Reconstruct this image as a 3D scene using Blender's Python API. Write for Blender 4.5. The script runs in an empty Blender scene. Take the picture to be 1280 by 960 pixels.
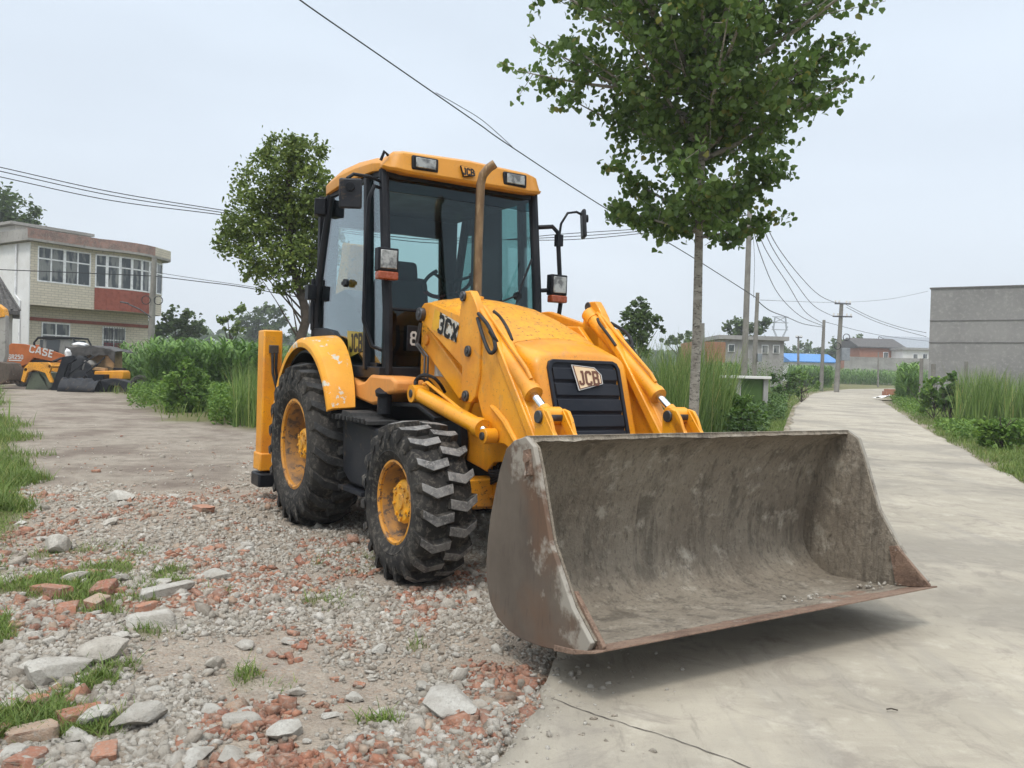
import bpy, bmesh, math, random
import numpy as np
from mathutils import Vector, Matrix, Euler
R = math.radians
random.seed(7); rng = np.random.default_rng(11)
scn = bpy.context.scene
col = scn.collection

# ------------------------------------------------------------------ camera, sky, sun, exposure
PIT, ROL, CH, FPX = 0.0127, 0.0284, 1.3642, 1028.47
c_, s_ = math.cos(ROL), math.sin(ROL)
FW = Vector((0, math.cos(PIT), -math.sin(PIT)))
U0 = Vector((0, math.sin(PIT), math.cos(PIT))); R0 = Vector((1, 0, 0))
RT = c_*R0 + s_*U0; UP = -s_*R0 + c_*U0
cam_d = bpy.data.cameras.new('camera'); cam = bpy.data.objects.new('camera', cam_d); col.objects.link(cam)
m = Matrix((RT, UP, -FW)).transposed().to_4x4(); m.translation = Vector((0, 0, CH)); cam.matrix_world = m
cam_d.sensor_width = 36; cam_d.lens = FPX/1280*36; cam_d.clip_end = 3000; cam_d.clip_start = 0.05
scn.camera = cam

world = bpy.data.worlds.new('World'); scn.world = world; world.use_nodes = True
SUN_EL, SUN_AZ = 62, 200     # overcast: very soft sun high up, behind and left of the machine
nt = world.node_tree; nt.nodes.clear()
def N(nt, t, **k):
    n = nt.nodes.new(t)
    for a, b in k.items(): setattr(n, a, b)
    return n
out = N(nt, 'ShaderNodeOutputWorld'); bg = N(nt, 'ShaderNodeBackground'); bg.inputs[1].default_value = 0.1
sky = N(nt, 'ShaderNodeTexSky', sky_type='NISHITA'); sky.sun_disc = False
sky.sun_elevation = R(SUN_EL); sky.sun_rotation = R(SUN_AZ); sky.dust_density = 4; sky.air_density = 1.0
tc = N(nt, 'ShaderNodeTexCoord'); sp = N(nt, 'ShaderNodeSeparateXYZ'); nt.links.new(tc.outputs['Generated'], sp.inputs[0])
cr = N(nt, 'ShaderNodeValToRGB')      # overcast layer: even below, brighter towards the zenith
e = cr.color_ramp.elements
e[0].position = 0.0; e[0].color = (0.29, 0.31, 0.33, 1)
e[1].position = 1.0; e[1].color = (0.80, 0.85, 0.90, 1)
for p, c in ((0.06, (0.285, 0.31, 0.335, 1)), (0.25, (0.27, 0.30, 0.335, 1)), (0.45, (0.27, 0.305, 0.345, 1)), (0.65, (0.55, 0.59, 0.64, 1))):
    x = e.new(p); x.color = c
nt.links.new(sp.outputs[2], cr.inputs[0])
nz = N(nt, 'ShaderNodeTexNoise'); nz.inputs['Scale'].default_value = 1.6; nz.inputs['Detail'].default_value = 3
mp = N(nt, 'ShaderNodeMapping'); mp.inputs['Scale'].default_value = (1, 1, 3.0); nt.links.new(tc.outputs['Generated'], mp.inputs[0]); nt.links.new(mp.outputs[0], nz.inputs[0])
mr = N(nt, 'ShaderNodeMapRange'); mr.inputs['From Min'].default_value = .3; mr.inputs['From Max'].default_value = .7; mr.inputs['To Min'].default_value = 23.5; mr.inputs['To Max'].default_value = 28
nt.links.new(nz.outputs[0], mr.inputs[0])
sc = N(nt, 'ShaderNodeVectorMath', operation='SCALE'); nt.links.new(cr.outputs[0], sc.inputs[0]); nt.links.new(mr.outputs[0], sc.inputs['Scale'])
mx = N(nt, 'ShaderNodeMix', data_type='RGBA'); mx.inputs[0].default_value = 0.9
nt.links.new(sky.outputs[0], mx.inputs[6]); nt.links.new(sc.outputs[0], mx.inputs[7])
nt.links.new(mx.outputs[2], bg.inputs[0]); nt.links.new(bg.outputs[0], out.inputs[0])

sd = bpy.data.lights.new('sun', 'SUN'); sd.energy = 1.5; sd.angle = R(12); sd.color = (1, .96, .9)
sun = bpy.data.objects.new('sun', sd); col.objects.link(sun)
# light travels down from the sun: sky sun_rotation is clockwise from +Y
az = R(SUN_AZ); el = R(SUN_EL)
S_DIR = Vector((math.sin(az)*math.cos(el), math.cos(az)*math.cos(el), math.sin(el)))
sun.rotation_euler = S_DIR.to_track_quat('Z', 'Y').to_euler(); sun.location = (0, 0, 60)

vs = scn.view_settings; vs.view_transform = 'Standard'; vs.look = 'None'; vs.exposure = 0.22; vs.gamma = 1; vs.use_curve_mapping = False
scn.cycles.max_bounces = 6; scn.cycles.transparent_max_bounces = 12; scn.cycles.volume_bounces = 0
scn.cycles.diffuse_bounces = 3; scn.cycles.glossy_bounces = 3
scn.cycles.use_denoising = True

# ------------------------------------------------------------------ pixel -> world helpers (1280x960 photograph)
SL = 0.0117
def gz(x, y): return SL*max(0.0, y-7)
def ray(px, py): return FW + float((px-640)/FPX)*RT - float((py-480)/FPX)*UP
def at(px, py, Y):
    d = ray(px, py); return Vector((0, 0, CH)) + d*float(Y/d.y)
def grd(px, Y):          # ground point seen in column px at depth Y (column taken near the horizon)
    p = at(px, 470, Y); return Vector((p.x, Y, gz(p.x, Y)))

# ------------------------------------------------------------------ value noise
def vnoise(x, y, seed=0):
    x = np.asarray(x, float); y = np.asarray(y, float)
    xi = np.floor(x).astype(np.int64); yi = np.floor(y).astype(np.int64)
    fx = x-xi; fy = y-yi; fx = fx*fx*(3-2*fx); fy = fy*fy*(3-2*fy)
    def h(a, b):
        n = (a*374761393 + b*668265263 + seed*1442695041) & 0xffffffff
        n = ((n ^ (n >> 13))*1274126177) & 0xffffffff
        return ((n ^ (n >> 16)) & 0xffff)/65535.0
    return (h(xi, yi)*(1-fx)+h(xi+1, yi)*fx)*(1-fy) + (h(xi, yi+1)*(1-fx)+h(xi+1, yi+1)*fx)*fy
def fbm(x, y, o=4, seed=0):
    v = 0; a = .5
    for i in range(o): v = v + a*vnoise(x*2**i, y*2**i, seed+i); a *= .5
    return v

# ------------------------------------------------------------------ materials
def newmat(name):
    m = bpy.data.materials.new(name); m.use_nodes = True; return m, m.node_tree, m.node_tree.nodes['Principled BSDF']
def ramp(nt, stops):
    r = N(nt, 'ShaderNodeValToRGB'); el = r.color_ramp.elements
    el[0].position, el[0].color = stops[0][0], (*stops[0][1], 1)
    el[1].position, el[1].color = stops[-1][0], (*stops[-1][1], 1)
    for p, c in stops[1:-1]: x = el.new(p); x.color = (*c, 1)
    return r
def coords(nt, scale=(1, 1, 1)):
    t = N(nt, 'ShaderNodeTexCoord'); mpp = N(nt, 'ShaderNodeMapping'); mpp.inputs['Scale'].default_value = scale
    nt.links.new(t.outputs['Object'], mpp.inputs[0]); return mpp.outputs[0]
def noise(nt, vec, s, d=4, r=.55, dist=0):
    n = N(nt, 'ShaderNodeTexNoise'); n.inputs['Scale'].default_value = s; n.inputs['Detail'].default_value = d; n.inputs['Roughness'].default_value = r; n.inputs['Distortion'].default_value = dist
    if vec is not None: nt.links.new(vec, n.inputs[0])
    return n.outputs[0]
def mixc(nt, fac, a, b):
    mm = N(nt, 'ShaderNodeMix', data_type='RGBA')
    for v, i in ((fac, 0), (a, 6), (b, 7)):
        if isinstance(v, (int, float)): mm.inputs[i].default_value = v
        elif isinstance(v, tuple): mm.inputs[i].default_value = (*v, 1)
        else: nt.links.new(v, mm.inputs[i])
    return mm.outputs[2]
def mrange(nt, v, a, b, c=0, d=1):
    n = N(nt, 'ShaderNodeMapRange'); n.inputs[1].default_value = a; n.inputs[2].default_value = b; n.inputs[3].default_value = c; n.inputs[4].default_value = d
    nt.links.new(v, n.inputs[0]); return n.outputs[0]
def bump(nt, bs, h, strength=.3, dist=.01):
    b = N(nt, 'ShaderNodeBump'); b.inputs['Strength'].default_value = strength; b.inputs['Distance'].default_value = dist
    nt.links.new(h, b.inputs['Height']); nt.links.new(b.outputs[0], bs.inputs['Normal'])
def worn(name, base, alt, rough=.5, metal=0, s1=3, s2=40, amt=(.45, .65), amt2=(.62, .72), alt2=None, bmp=.1, scale=(1, 1, 1), coat=0):
    """base colour, broad patches of alt, small specks of alt2"""
    m, nt, bs = newmat(name); v = coords(nt, scale)
    n1 = noise(nt, v, s1, 6, .6); f1 = mrange(nt, n1, *amt)
    c = mixc(nt, f1, base, alt)
    n2 = noise(nt, v, s2, 5, .7); f2 = mrange(nt, n2, *amt2)
    c = mixc(nt, f2, c, alt2 or alt)
    nt.links.new(c, bs.inputs['Base Color'])
    bs.inputs['Roughness'].default_value = rough; bs.inputs['Metallic'].default_value = metal
    nt.links.new(mrange(nt, n1, .3, .7, max(0, rough-.12), min(1, rough+.2)), bs.inputs['Roughness'])
    if 'yellow_paint' in name or 'plastic' in name or name.startswith('roof'):      # run-off streaks and greasy smudges
        st = noise(nt, coords(nt, (9, 9, 1.1)), 1.0, 6, .7, .3); c = mixc(nt, mrange(nt, st, .52, .72, 0, .42), c, tuple(x*.55+.02 for x in base))
        sm_ = noise(nt, v, 5.5, 8, .75, .8); c = mixc(nt, mrange(nt, sm_, .57, .68, 0, .45), c, (.30, .20, .10)); c = mixc(nt, mrange(nt, noise(nt, v, 95, 3, .6), .66, .72, 0, .8), c, (.07, .045, .025))
        nt.links.new(c, bs.inputs['Base Color'])
    if max(base) < .06: bs.inputs['Specular IOR Level'].default_value = .22
    if coat: bs.inputs['Coat Weight'].default_value = coat
    if bmp: bump(nt, bs, n2, bmp, .004)
    return m
def plain(name, c, rough=.6, metal=0):
    return worn(name, c, tuple(x*.75 for x in c), rough, metal, 5, 60, bmp=.05)
YEL = (.80, .335, .009)
M = {}
M['yellow'] = worn('yellow_paint', YEL, (.66, .245, .012), .42, 0, 2.4, 48, (.42, .62), (.60, .70), (.30, .13, .03), .08, coat=.08)
M['yellow_dirty'] = worn('weathered_yellow_paint', (.78, .335, .016), (.56, .24, .03), .5, 0, 2.6, 34, (.46, .64), (.57, .62), (.10, .055, .025), .15)
M['fender_paint'] = worn('flaking_yellow_paint', (.80, .37, .015), (.74, .29, .01), .45, 0, 2, 8, (.4, .7), (.59, .61), (.58, .54, .44), .15, scale=(1, 1, 1))
M['orange_plastic'] = worn('faded_orange_plastic', (.62, .24, .045), (.72, .30, .07), .5, 0, 2.5, 40, (.4, .7), (.62, .75), (.2, .08, .03))
M['roof'] = worn('roof_plastic', (.58, .235, .012), (.66, .29, .025), .45, 0, 1.5, 30, (.4, .7), (.68, .8), (.3, .15, .03))
M['black'] = worn('black_paint', (.007, .008, .011), (.02, .021, .024), .42, 0, 3, 60, (.45, .7), (.62, .75), (.08, .075, .065))
M['blackdust'] = worn('dusty_black_plastic', (.012, .014, .019), (.034, .034, .036), .55, 0, 3, 50, (.4, .7), (.6, .75), (.11, .10, .085))
M['grille'] = worn('grille_black', (.010, .012, .018), (.02, .022, .028), .4, 0, 4, 70, (.4, .7), (.64, .76), (.05, .05, .05))
M['rubber'] = worn('tyre_rubber', (.013, .013, .013), (.055, .050, .044), .85, 0, 1.8, 24, (.38, .66), (.50, .66), (.115, .102, .085), .4)
M['lugtop'] = worn('worn_tread_top', (.19, .185, .175), (.085, .083, .08), .85, 0, 11, 50, (.40, .60), (.5, .64), (.27, .255, .235), .4)
M['lugtop_dark'] = worn('worn_tread_top_dark', (.05, .05, .049), (.028, .028, .028), .8, 0, 9, 60, (.35, .65), (.55, .75), (.10, .095, .09), .3)
M['rim'] = worn('wheel_yellow_paint', (.62, .27, .025), (.36, .16, .04), .6, 0, 4, 17, (.42, .6), (.545, .60), (.13, .07, .04), .3)
M['dish'] = worn('grimy_wheel_dish', (.42, .19, .03), (.20, .11, .05), .7, 0, 5, 15, (.38, .58), (.52, .58), (.10, .065, .04), .3)
M['hub'] = worn('hub_yellow_paint', (.78, .36, .015), (.50, .24, .03), .5, 0, 6, 19, (.45, .62), (.56, .62), (.11, .06, .03), .25)
M['steel'] = worn('bare_steel_pin', (.10, .10, .105), (.05, .05, .05), .4, .7, 8, 50)
M['chrome'] = worn('chrome_rod', (.75, .76, .78), (.6, .6, .6), .15, 1, 4, 40, bmp=0)
M['exhaust'] = worn('brown_exhaust_steel', (.30, .19, .10), (.12, .07, .04), .36, .8, 8, 40, (.35, .65), (.55, .7), (.4, .27, .15), .1, (1, 1, .25))
M['hose'] = worn('hose_rubber', (.015, .015, .016), (.04, .04, .04), .5, 0, 10, 60)
M['lens'] = worn('lamp_lens', (.42, .42, .39), (.16, .16, .155), .08, .5, 14, 60, (.45, .6), bmp=.5)
M['amber'] = worn('amber_lens', (.28, .062, .018), (.3, .06, .02), .2, 0, 20, 90)
M['mirror_back'] = worn('mirror_plastic', (.02, .022, .028), (.035, .037, .04), .4)
M['seat'] = worn('seat_fabric', (.03, .032, .035), (.05, .05, .052), .9)
M['red'] = worn('red_plastic', (.35, .03, .03), (.2, .02, .02), .5)
M['white'] = worn('white_paint', (.62, .62, .60), (.5, .5, .47), .5)
M['decal_yellow'] = worn('decal_yellow', (.78, .42, .02), (.6, .3, .02), .5)
M['decal_cream'] = worn('decal_cream', (.80, .62, .40), (.7, .5, .3), .5)
M['decal_dim'] = worn('decal_dim_yellow', (.30, .24, .03), (.22, .17, .02), .5)
M['badge_brown'] = worn('badge_brown', (.10, .035, .02), (.16, .06, .03), .5)
M['black_ink'] = worn('black_ink', (.012, .012, .012), (.03, .03, .03), .5)
M['paper'] = worn('worn_sticker', (.45, .43, .38), (.25, .22, .18), .6, 0, 20, 80)
M['decal_worn'] = worn('torn_white_decal', (.55, .53, .47), (.10, .08, .05), .5, 0, 16, 50, (.52, .56), (.58, .62), (.5, .25, .03))
def glass_mat(name, tint, refl=.9):
    m = bpy.data.materials.new(name); m.use_nodes = True; nt = m.node_tree; nt.nodes.clear()
    o = N(nt, 'ShaderNodeOutputMaterial'); tr = N(nt, 'ShaderNodeBsdfTransparent'); tr.inputs[0].default_value = (*tint, 1)
    gl = N(nt, 'ShaderNodeBsdfGlossy'); gl.inputs['Roughness'].default_value = .02; gl.inputs[0].default_value = (.9, .95, 1, 1)
    lw = N(nt, 'ShaderNodeLayerWeight'); lw.inputs[0].default_value = .5
    pw = N(nt, 'ShaderNodeMath', operation='POWER'); pw.inputs[1].default_value = 3.0; nt.links.new(lw.outputs['Facing'], pw.inputs[0])
    ma = N(nt, 'ShaderNodeMath', operation='MULTIPLY_ADD'); ma.inputs[1].default_value = refl; ma.inputs[2].default_value = .03; nt.links.new(pw.outputs[0], ma.inputs[0])
    mi = N(nt, 'ShaderNodeMixShader'); nt.links.new(ma.outputs[0], mi.inputs[0]); nt.links.new(tr.outputs[0], mi.inputs[1]); nt.links.new(gl.outputs[0], mi.inputs[2])
    nt.links.new(mi.outputs[0], o.inputs[0]); return m
M['glass'] = glass_mat('tinted_cab_glass', (.60, .74, .73))
M['glass_band'] = glass_mat('dark_sun_band_glass', (.22, .42, .44))
M['glass_dark'] = glass_mat('dark_green_lower_glass', (.20, .30, .27))
M['house_glass'] = worn('window_glass', (.045, .055, .06), (.20, .205, .19), .12, 0, 1.3, 6, (.50, .56), (.7, .8), bmp=0, scale=(1.6, 1.6, .35))

# bucket: dried mud, streaks and rust
def bucket_mat(name, base, alt, patch, pthr, rust, streak):
    m, nt, bs = newmat(name); v = coords(nt); vs_ = coords(nt, streak)
    n1 = noise(nt, v, 2.2, 7, .62); c = mixc(nt, mrange(nt, n1, .35, .7), base, alt)
    n2 = noise(nt, vs_, 5, 6, .7, .4); c = mixc(nt, mrange(nt, n2, .51, .62, 0, .6), c, tuple(x*.42 for x in base))
    n5 = noise(nt, v, 1.1, 3, .5); c = mixc(nt, mrange(nt, n5, .56, .66, 0, .7), c, rust)
    n3 = noise(nt, v, 5.0, 8, .68); c = mixc(nt, mrange(nt, n3, *pthr), c, patch)
    nt.links.new(c, bs.inputs['Base Color']); bs.inputs['Roughness'].default_value = .85
    n4 = noise(nt, v, 22, 8, .7)
    c = mixc(nt, mrange(nt, noise(nt, coords(nt, (1.3, 1.3, .5)), 30, 7, .8), .52, .62, 0, .6), c, tuple(x*.36 for x in base)); c = mixc(nt, mrange(nt, n4, .54, .68, 0, .5), c, tuple(min(.6, x*1.25) for x in alt)); nt.links.new(c, bs.inputs['Base Color'])
    mx_ = N(nt, 'ShaderNodeMath', operation='ADD'); nt.links.new(n4, mx_.inputs[0]); nt.links.new(n2, mx_.inputs[1])
    bump(nt, bs, mx_.outputs[0], 1.0, .025)
    return m
M['mud'] = bucket_mat('mud_caked_steel', (.205, .168, .125), (.325, .28, .215), (.47, .42, .34), (.56, .68), (.19, .145, .10), (1.5, 1.5, .3))
M['bucket_side'] = bucket_mat('rusty_bucket_plate', (.085, .062, .045), (.13, .095, .066), (.50, .47, .41), (.62, .68), (.15, .055, .025), (2, 2, .3))
M['bucket_front_worn'] = bucket_mat('scuffed_bucket_plate', (.12, .095, .07), (.22, .19, .15), (.55, .53, .47), (.50, .58), (.16, .07, .03), (2, 2, .3))
M['edge'] = bucket_mat('worn_cutting_edge', (.20, .115, .075), (.30, .21, .15), (.52, .48, .42), (.60, .70), (.22, .10, .05), (1, .4, 1))

# ------------------------------------------------------------------ mesh builder
def setp(o, label=None, cat=None, group=None, kind=None, category=None):
    cat = cat or category
    for k, v in (('label', label), ('category', cat), ('group', group), ('kind', kind)):
        if v: o[k] = v
    return o
def empty(name, loc, rz=0, **k):
    o = bpy.data.objects.new(name, None); col.objects.link(o); o.location = loc; o.rotation_euler = (0, 0, rz); o.empty_display_size = .1
    return setp(o, **k)
class G:
    def __init__(s): s.v = []; s.f = []; s.m = []; s.cm = 0
    def add(s, vs, fs):
        b = len(s.v); s.v += [tuple(x) for x in vs]
        for f in fs: s.f.append(tuple(b+i for i in f)); s.m.append(s.cm)
        return s
    def box(s, x0, x1, y0, y1, z0, z1):
        return s.add([(x, y, z) for x in (x0, x1) for y in (y0, y1) for z in (z0, z1)],
                     [(0, 1, 3, 2), (4, 6, 7, 5), (0, 4, 5, 1), (2, 3, 7, 6), (0, 2, 6, 4), (1, 5, 7, 3)])
    def obox(s, c, sz, rot):
        Rm = Euler(rot).to_matrix() if not isinstance(rot, Matrix) else rot; c = Vector(c)
        vs = [c + Rm @ Vector((x*sz[0]/2, y*sz[1]/2, z*sz[2]/2)) for x in (-1, 1) for y in (-1, 1) for z in (-1, 1)]
        return s.add(vs, [(0, 1, 3, 2), (4, 6, 7, 5), (0, 4, 5, 1), (2, 3, 7, 6), (0, 2, 6, 4), (1, 5, 7, 3)])
    def beam(s, p0, p1, w, h, up=(0, 0, 1)):
        p0 = Vector(p0); p1 = Vector(p1); d = (p1-p0).normalized(); a = d.cross(Vector(up))
        if a.length < 1e-4: a = Vector((1, 0, 0))
        a.normalize(); b = a.cross(d)
        vs = []
        for p in (p0, p1):
            for i, j in ((-1, -1), (1, -1), (1, 1), (-1, 1)): vs.append(p + a*i*w/2 + b*j*h/2)
        return s.add(vs, [(0, 1, 2, 3), (7, 6, 5, 4), (0, 4, 5, 1), (1, 5, 6, 2), (2, 6, 7, 3), (3, 7, 4, 0)])
    def prism(s, poly, a, b, ax='y'):
        n = len(poly); vs = []
        for t in (a, b):
            for p, q in poly: vs.append({'y': (p, t, q), 'x': (t, p, q), 'z': (p, q, t)}[ax])
        fs = [tuple(range(n)), tuple(range(2*n-1, n-1, -1))] + [(i, i+n, (i+1) % n+n, (i+1) % n) for i in range(n)]
        return s.add(vs, fs)
    def tube(s, pts, r, n=8, cap=True):
        pts = [Vector(p) for p in pts]; k = len(pts); rr = r if isinstance(r, (list, tuple)) else [r]*k
        vs = []; a = None
        for i, p in enumerate(pts):
            d = (pts[min(i+1, k-1)]-pts[max(i-1, 0)]).normalized()
            if a is None:
                a = d.cross(Vector((0, 0, 1)))
                if a.length < .05: a = d.cross(Vector((1, 0, 0)))
            a = (a - d*a.dot(d)).normalized(); b = d.cross(a)
            for j in range(n):
                t = 2*math.pi*j/n; vs.append(p + (a*math.cos(t)+b*math.sin(t))*rr[i])
        fs = [(i*n+j, i*n+(j+1) % n, (i+1)*n+(j+1) % n, (i+1)*n+j) for i in range(k-1) for j in range(n)]
        if cap: fs += [tuple(range(n-1, -1, -1)), tuple((k-1)*n+j for j in range(n))]
        return s.add(vs, fs)
    def cyl(s, p0, p1, r, n=20, r2=None): return s.tube([p0, p1], [r, r if r2 is None else r2], n)
    def lathe(s, prof, c, n=48, axis='y', closed=False):
        """prof: (radius, offset along axis)"""
        vs = []; k = len(prof)
        for j in range(n):
            t = 2*math.pi*j/n
            for r, a in prof:
                if axis == 'y': vs.append((c[0]+r*math.cos(t), c[1]+a, c[2]+r*math.sin(t)))
                else: vs.append((c[0]+r*math.cos(t), c[1]+r*math.sin(t), c[2]+a))
        m_ = k if closed else k-1
        fs = [(j*k+i, j*k+(i+1) % k, ((j+1) % n)*k+(i+1) % k, ((j+1) % n)*k+i) for j in range(n) for i in range(m_)]
        return s.add(vs, fs)
    def loft(s, rings, cap=True, closed=True):
        n = len(rings[0]); vs = [p for r in rings for p in r]; m_ = n if closed else n-1
        fs = [(i*n+j, i*n+(j+1) % n, (i+1)*n+(j+1) % n, (i+1)*n+j) for i in range(len(rings)-1) for j in range(m_)]
        if cap: fs += [tuple(range(n-1, -1, -1)), tuple((len(rings)-1)*n+j for j in range(n))]
        return s.add(vs, fs)
    def build(s, name, mat, parent=None, bevel=0, ang=38, loc=None, smooth=True, subd=0, **k):
        me = bpy.data.meshes.new(name); me.from_pydata(s.v, [], s.f)
        mats = mat if isinstance(mat, list) else [mat]
        for x in mats: me.materials.append(x)
        if len(mats) > 1: me.polygons.foreach_set('material_index', s.m)
        bm = bmesh.new(); bm.from_mesh(me); bmesh.ops.recalc_face_normals(bm, faces=bm.faces); bm.to_mesh(me); bm.free()
        if smooth: me.shade_smooth(); me.set_sharp_from_angle(angle=R(ang))
        o = bpy.data.objects.new(name, me); col.objects.link(o)
        if parent is not None: o.parent = parent
        if loc is not None: o.location = loc
        if subd:
            md = o.modifiers.new('sub', 'SUBSURF'); md.levels = subd; md.render_levels = subd
        if bevel:
            md = o.modifiers.new('bevel', 'BEVEL'); md.width = bevel; md.segments = 2; md.limit_method = 'ANGLE'; md.angle_limit = R(35)
        return setp(o, **k)
def np_mesh(name, V, F, mat, parent=None, smooth=False, **k):
    """V (n,3) array, F (m,k) array of equal-size faces"""
    me = bpy.data.meshes.new(name); V = np.asarray(V, np.float32); F = np.asarray(F, np.int32); kk = F.shape[1]
    me.vertices.add(len(V)); me.vertices.foreach_set('co', V.ravel())
    me.loops.add(F.size); me.loops.foreach_set('vertex_index', F.ravel())
    me.polygons.add(len(F)); me.polygons.foreach_set('loop_start', np.arange(0, F.size, kk, dtype=np.int32)); me.polygons.foreach_set('loop_total', np.full(len(F), kk, np.int32))
    me.update(calc_edges=True); me.validate()
    if smooth: me.shade_smooth()
    me.materials.append(mat)
    o = bpy.data.objects.new(name, me); col.objects.link(o)
    if parent is not None: o.parent = parent
    return setp(o, **k)
# block letters drawn as thick strokes, unit cell 0..w wide, 0..1 high
GLY = {'J': (.62, [[(.12, .28), (.12, .10), (.22, .02), (.42, .02), (.52, .12), (.52, .98)], [(.30, .96), (.62, .96)]]),
 'C': (.66, [[(.60, .74), (.60, .86), (.50, .96), (.20, .96), (.08, .84), (.08, .14), (.20, .02), (.50, .02), (.60, .12), (.60, .26)]]),
 'B': (.66, [[(.10, .02), (.10, .96), (.46, .96), (.58, .86), (.58, .62), (.48, .51), (.60, .40), (.60, .12), (.48, .02), (.10, .02)], [(.10, .51), (.48, .51)]]),
 'A': (.70, [[(.04, 0), (.28, .96), (.42, .96), (.66, 0)], [(.14, .30), (.56, .30)]]),
 'S': (.64, [[(.58, .76), (.50, .96), (.18, .96), (.08, .84), (.08, .62), (.18, .52), (.48, .46), (.58, .36), (.58, .14), (.46, .02), (.14, .02), (.06, .22)]]),
 'E': (.60, [[(.56, .96), (.10, .96), (.10, .02), (.56, .02)], [(.10, .50), (.48, .50)]]),
 'R': (.66, [[(.10, 0), (.10, .96), (.46, .96), (.58, .84), (.58, .58), (.46, .46), (.10, .46)], [(.36, .46), (.60, 0)]]),
 'X': (.68, [[(.06, 0), (.62, .98)], [(.06, .98), (.62, 0)]]),
 '2': (.62, [[(.06, .74), (.12, .92), (.24, .98), (.44, .98), (.56, .84), (.56, .66), (.08, .14), (.06, .02), (.58, .02)]]),
 '3': (.62, [[(.06, .82), (.16, .96), (.44, .96), (.55, .84), (.55, .62), (.44, .51), (.56, .40), (.56, .14), (.44, .02), (.14, .02), (.05, .16)], [(.24, .51), (.44, .51)]]),
 '5': (.62, [[(.56, .96), (.12, .96), (.10, .56), (.44, .58), (.56, .46), (.56, .14), (.44, .02), (.16, .02), (.06, .14)]]),
 '0': (.64, [[(.20, .02), (.08, .14), (.08, .84), (.20, .96), (.44, .96), (.56, .84), (.56, .14), (.44, .02), (.20, .02)]]),
 '8': (.64, [[(.20, .52), (.09, .64), (.09, .84), (.20, .96), (.44, .96), (.55, .84), (.55, .64), (.44, .52), (.20, .52), (.07, .40), (.07, .14), (.18, .02), (.46, .02), (.57, .14), (.57, .40), (.44, .52)]])}
def text(name, s, size, mw, mat, parent, ext=.002, bold=.0, sx=1.0, shear=0, th=.17):
    tot = sum(GLY[c][0] for c in s)+.16*(len(s)-1); x0 = -tot/2; g = G(); lay = 0
    for c in s:
        w, strokes = GLY[c]
        for st in strokes:
            lay += 1; P_ = [Vector(((x0+x+shear*y)*sx, y-.5)) for x, y in st]; n = len(P_); closed = (P_[0]-P_[-1]).length < 1e-6
            if closed: P_ = P_[:-1]; n -= 1
            Lq, Rq = [], []
            for i in range(n):
                d0 = (P_[i]-P_[i-1]).normalized() if (i > 0 or closed) else None; d1 = (P_[(i+1) % n]-P_[i]).normalized() if (i < n-1 or closed) else None
                d0 = d0 or d1; d1 = d1 or d0; t = (d0+d1).normalized(); nn = Vector((-t.y, t.x)); k = th/2/max(.5, nn.dot(Vector((-d0.y, d0.x))))
                Lq.append(P_[i]+nn*k); Rq.append(P_[i]-nn*k)
            z = ext+lay*.00006
            for i in range(n if closed else n-1):
                j = (i+1) % n; q = [Lq[i], Rq[i], Rq[j], Lq[j]]
                g.add([(p.x*size, p.y*size, z) for p in q], [(0, 1, 2, 3)])
        x0 += w+.16
    o = g.build(name, mat, parent, smooth=False); o.data.transform(mw); return o
def frame(o, x, y):
    """matrix with local x axis x, y axis y, origin o"""
    x = Vector(x).normalized(); y = Vector(y); y = (y-x*y.dot(x)).normalized(); z = x.cross(y)
    mm = Matrix((x, y, z)).transposed().to_4x4(); mm.translation = Vector(o); return mm

# ------------------------------------------------------------------ THE BACKHOE LOADER (x forward, y to its left, z up)
YAW, MX, MY = -1.0168, -0.9656, 7.7201
BH = empty('backhoe_loader', (MX, MY, 0), YAW, label='yellow backhoe loader with big muddy front bucket, tall cab and black ribbed grille', cat='backhoe loader')
cF = Vector((math.cos(YAW), math.sin(YAW), 0)); cL = Vector((-math.sin(YAW), math.cos(YAW), 0)); cO = Vector((MX, MY, 0))
def mp(px, py, v, off=0):          # point of the machine's plane y = v
    d = ray(px, py); o = Vector((0, 0, CH))-cO; t = (v-o.dot(cL))/d.dot(cL); p = o+t*d
    return (p.dot(cF), p.z)
def mu(px, py, u):                 # point of the machine's plane x = u
    d = ray(px, py); o = Vector((0, 0, CH))-cO; t = (u-o.dot(cF))/d.dot(cF); p = o+t*d
    return (p.dot(cL), p.z)
def mir(poly_fn):                  # run a builder for both sides
    for s in (-1, 1): poly_fn(s)

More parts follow.
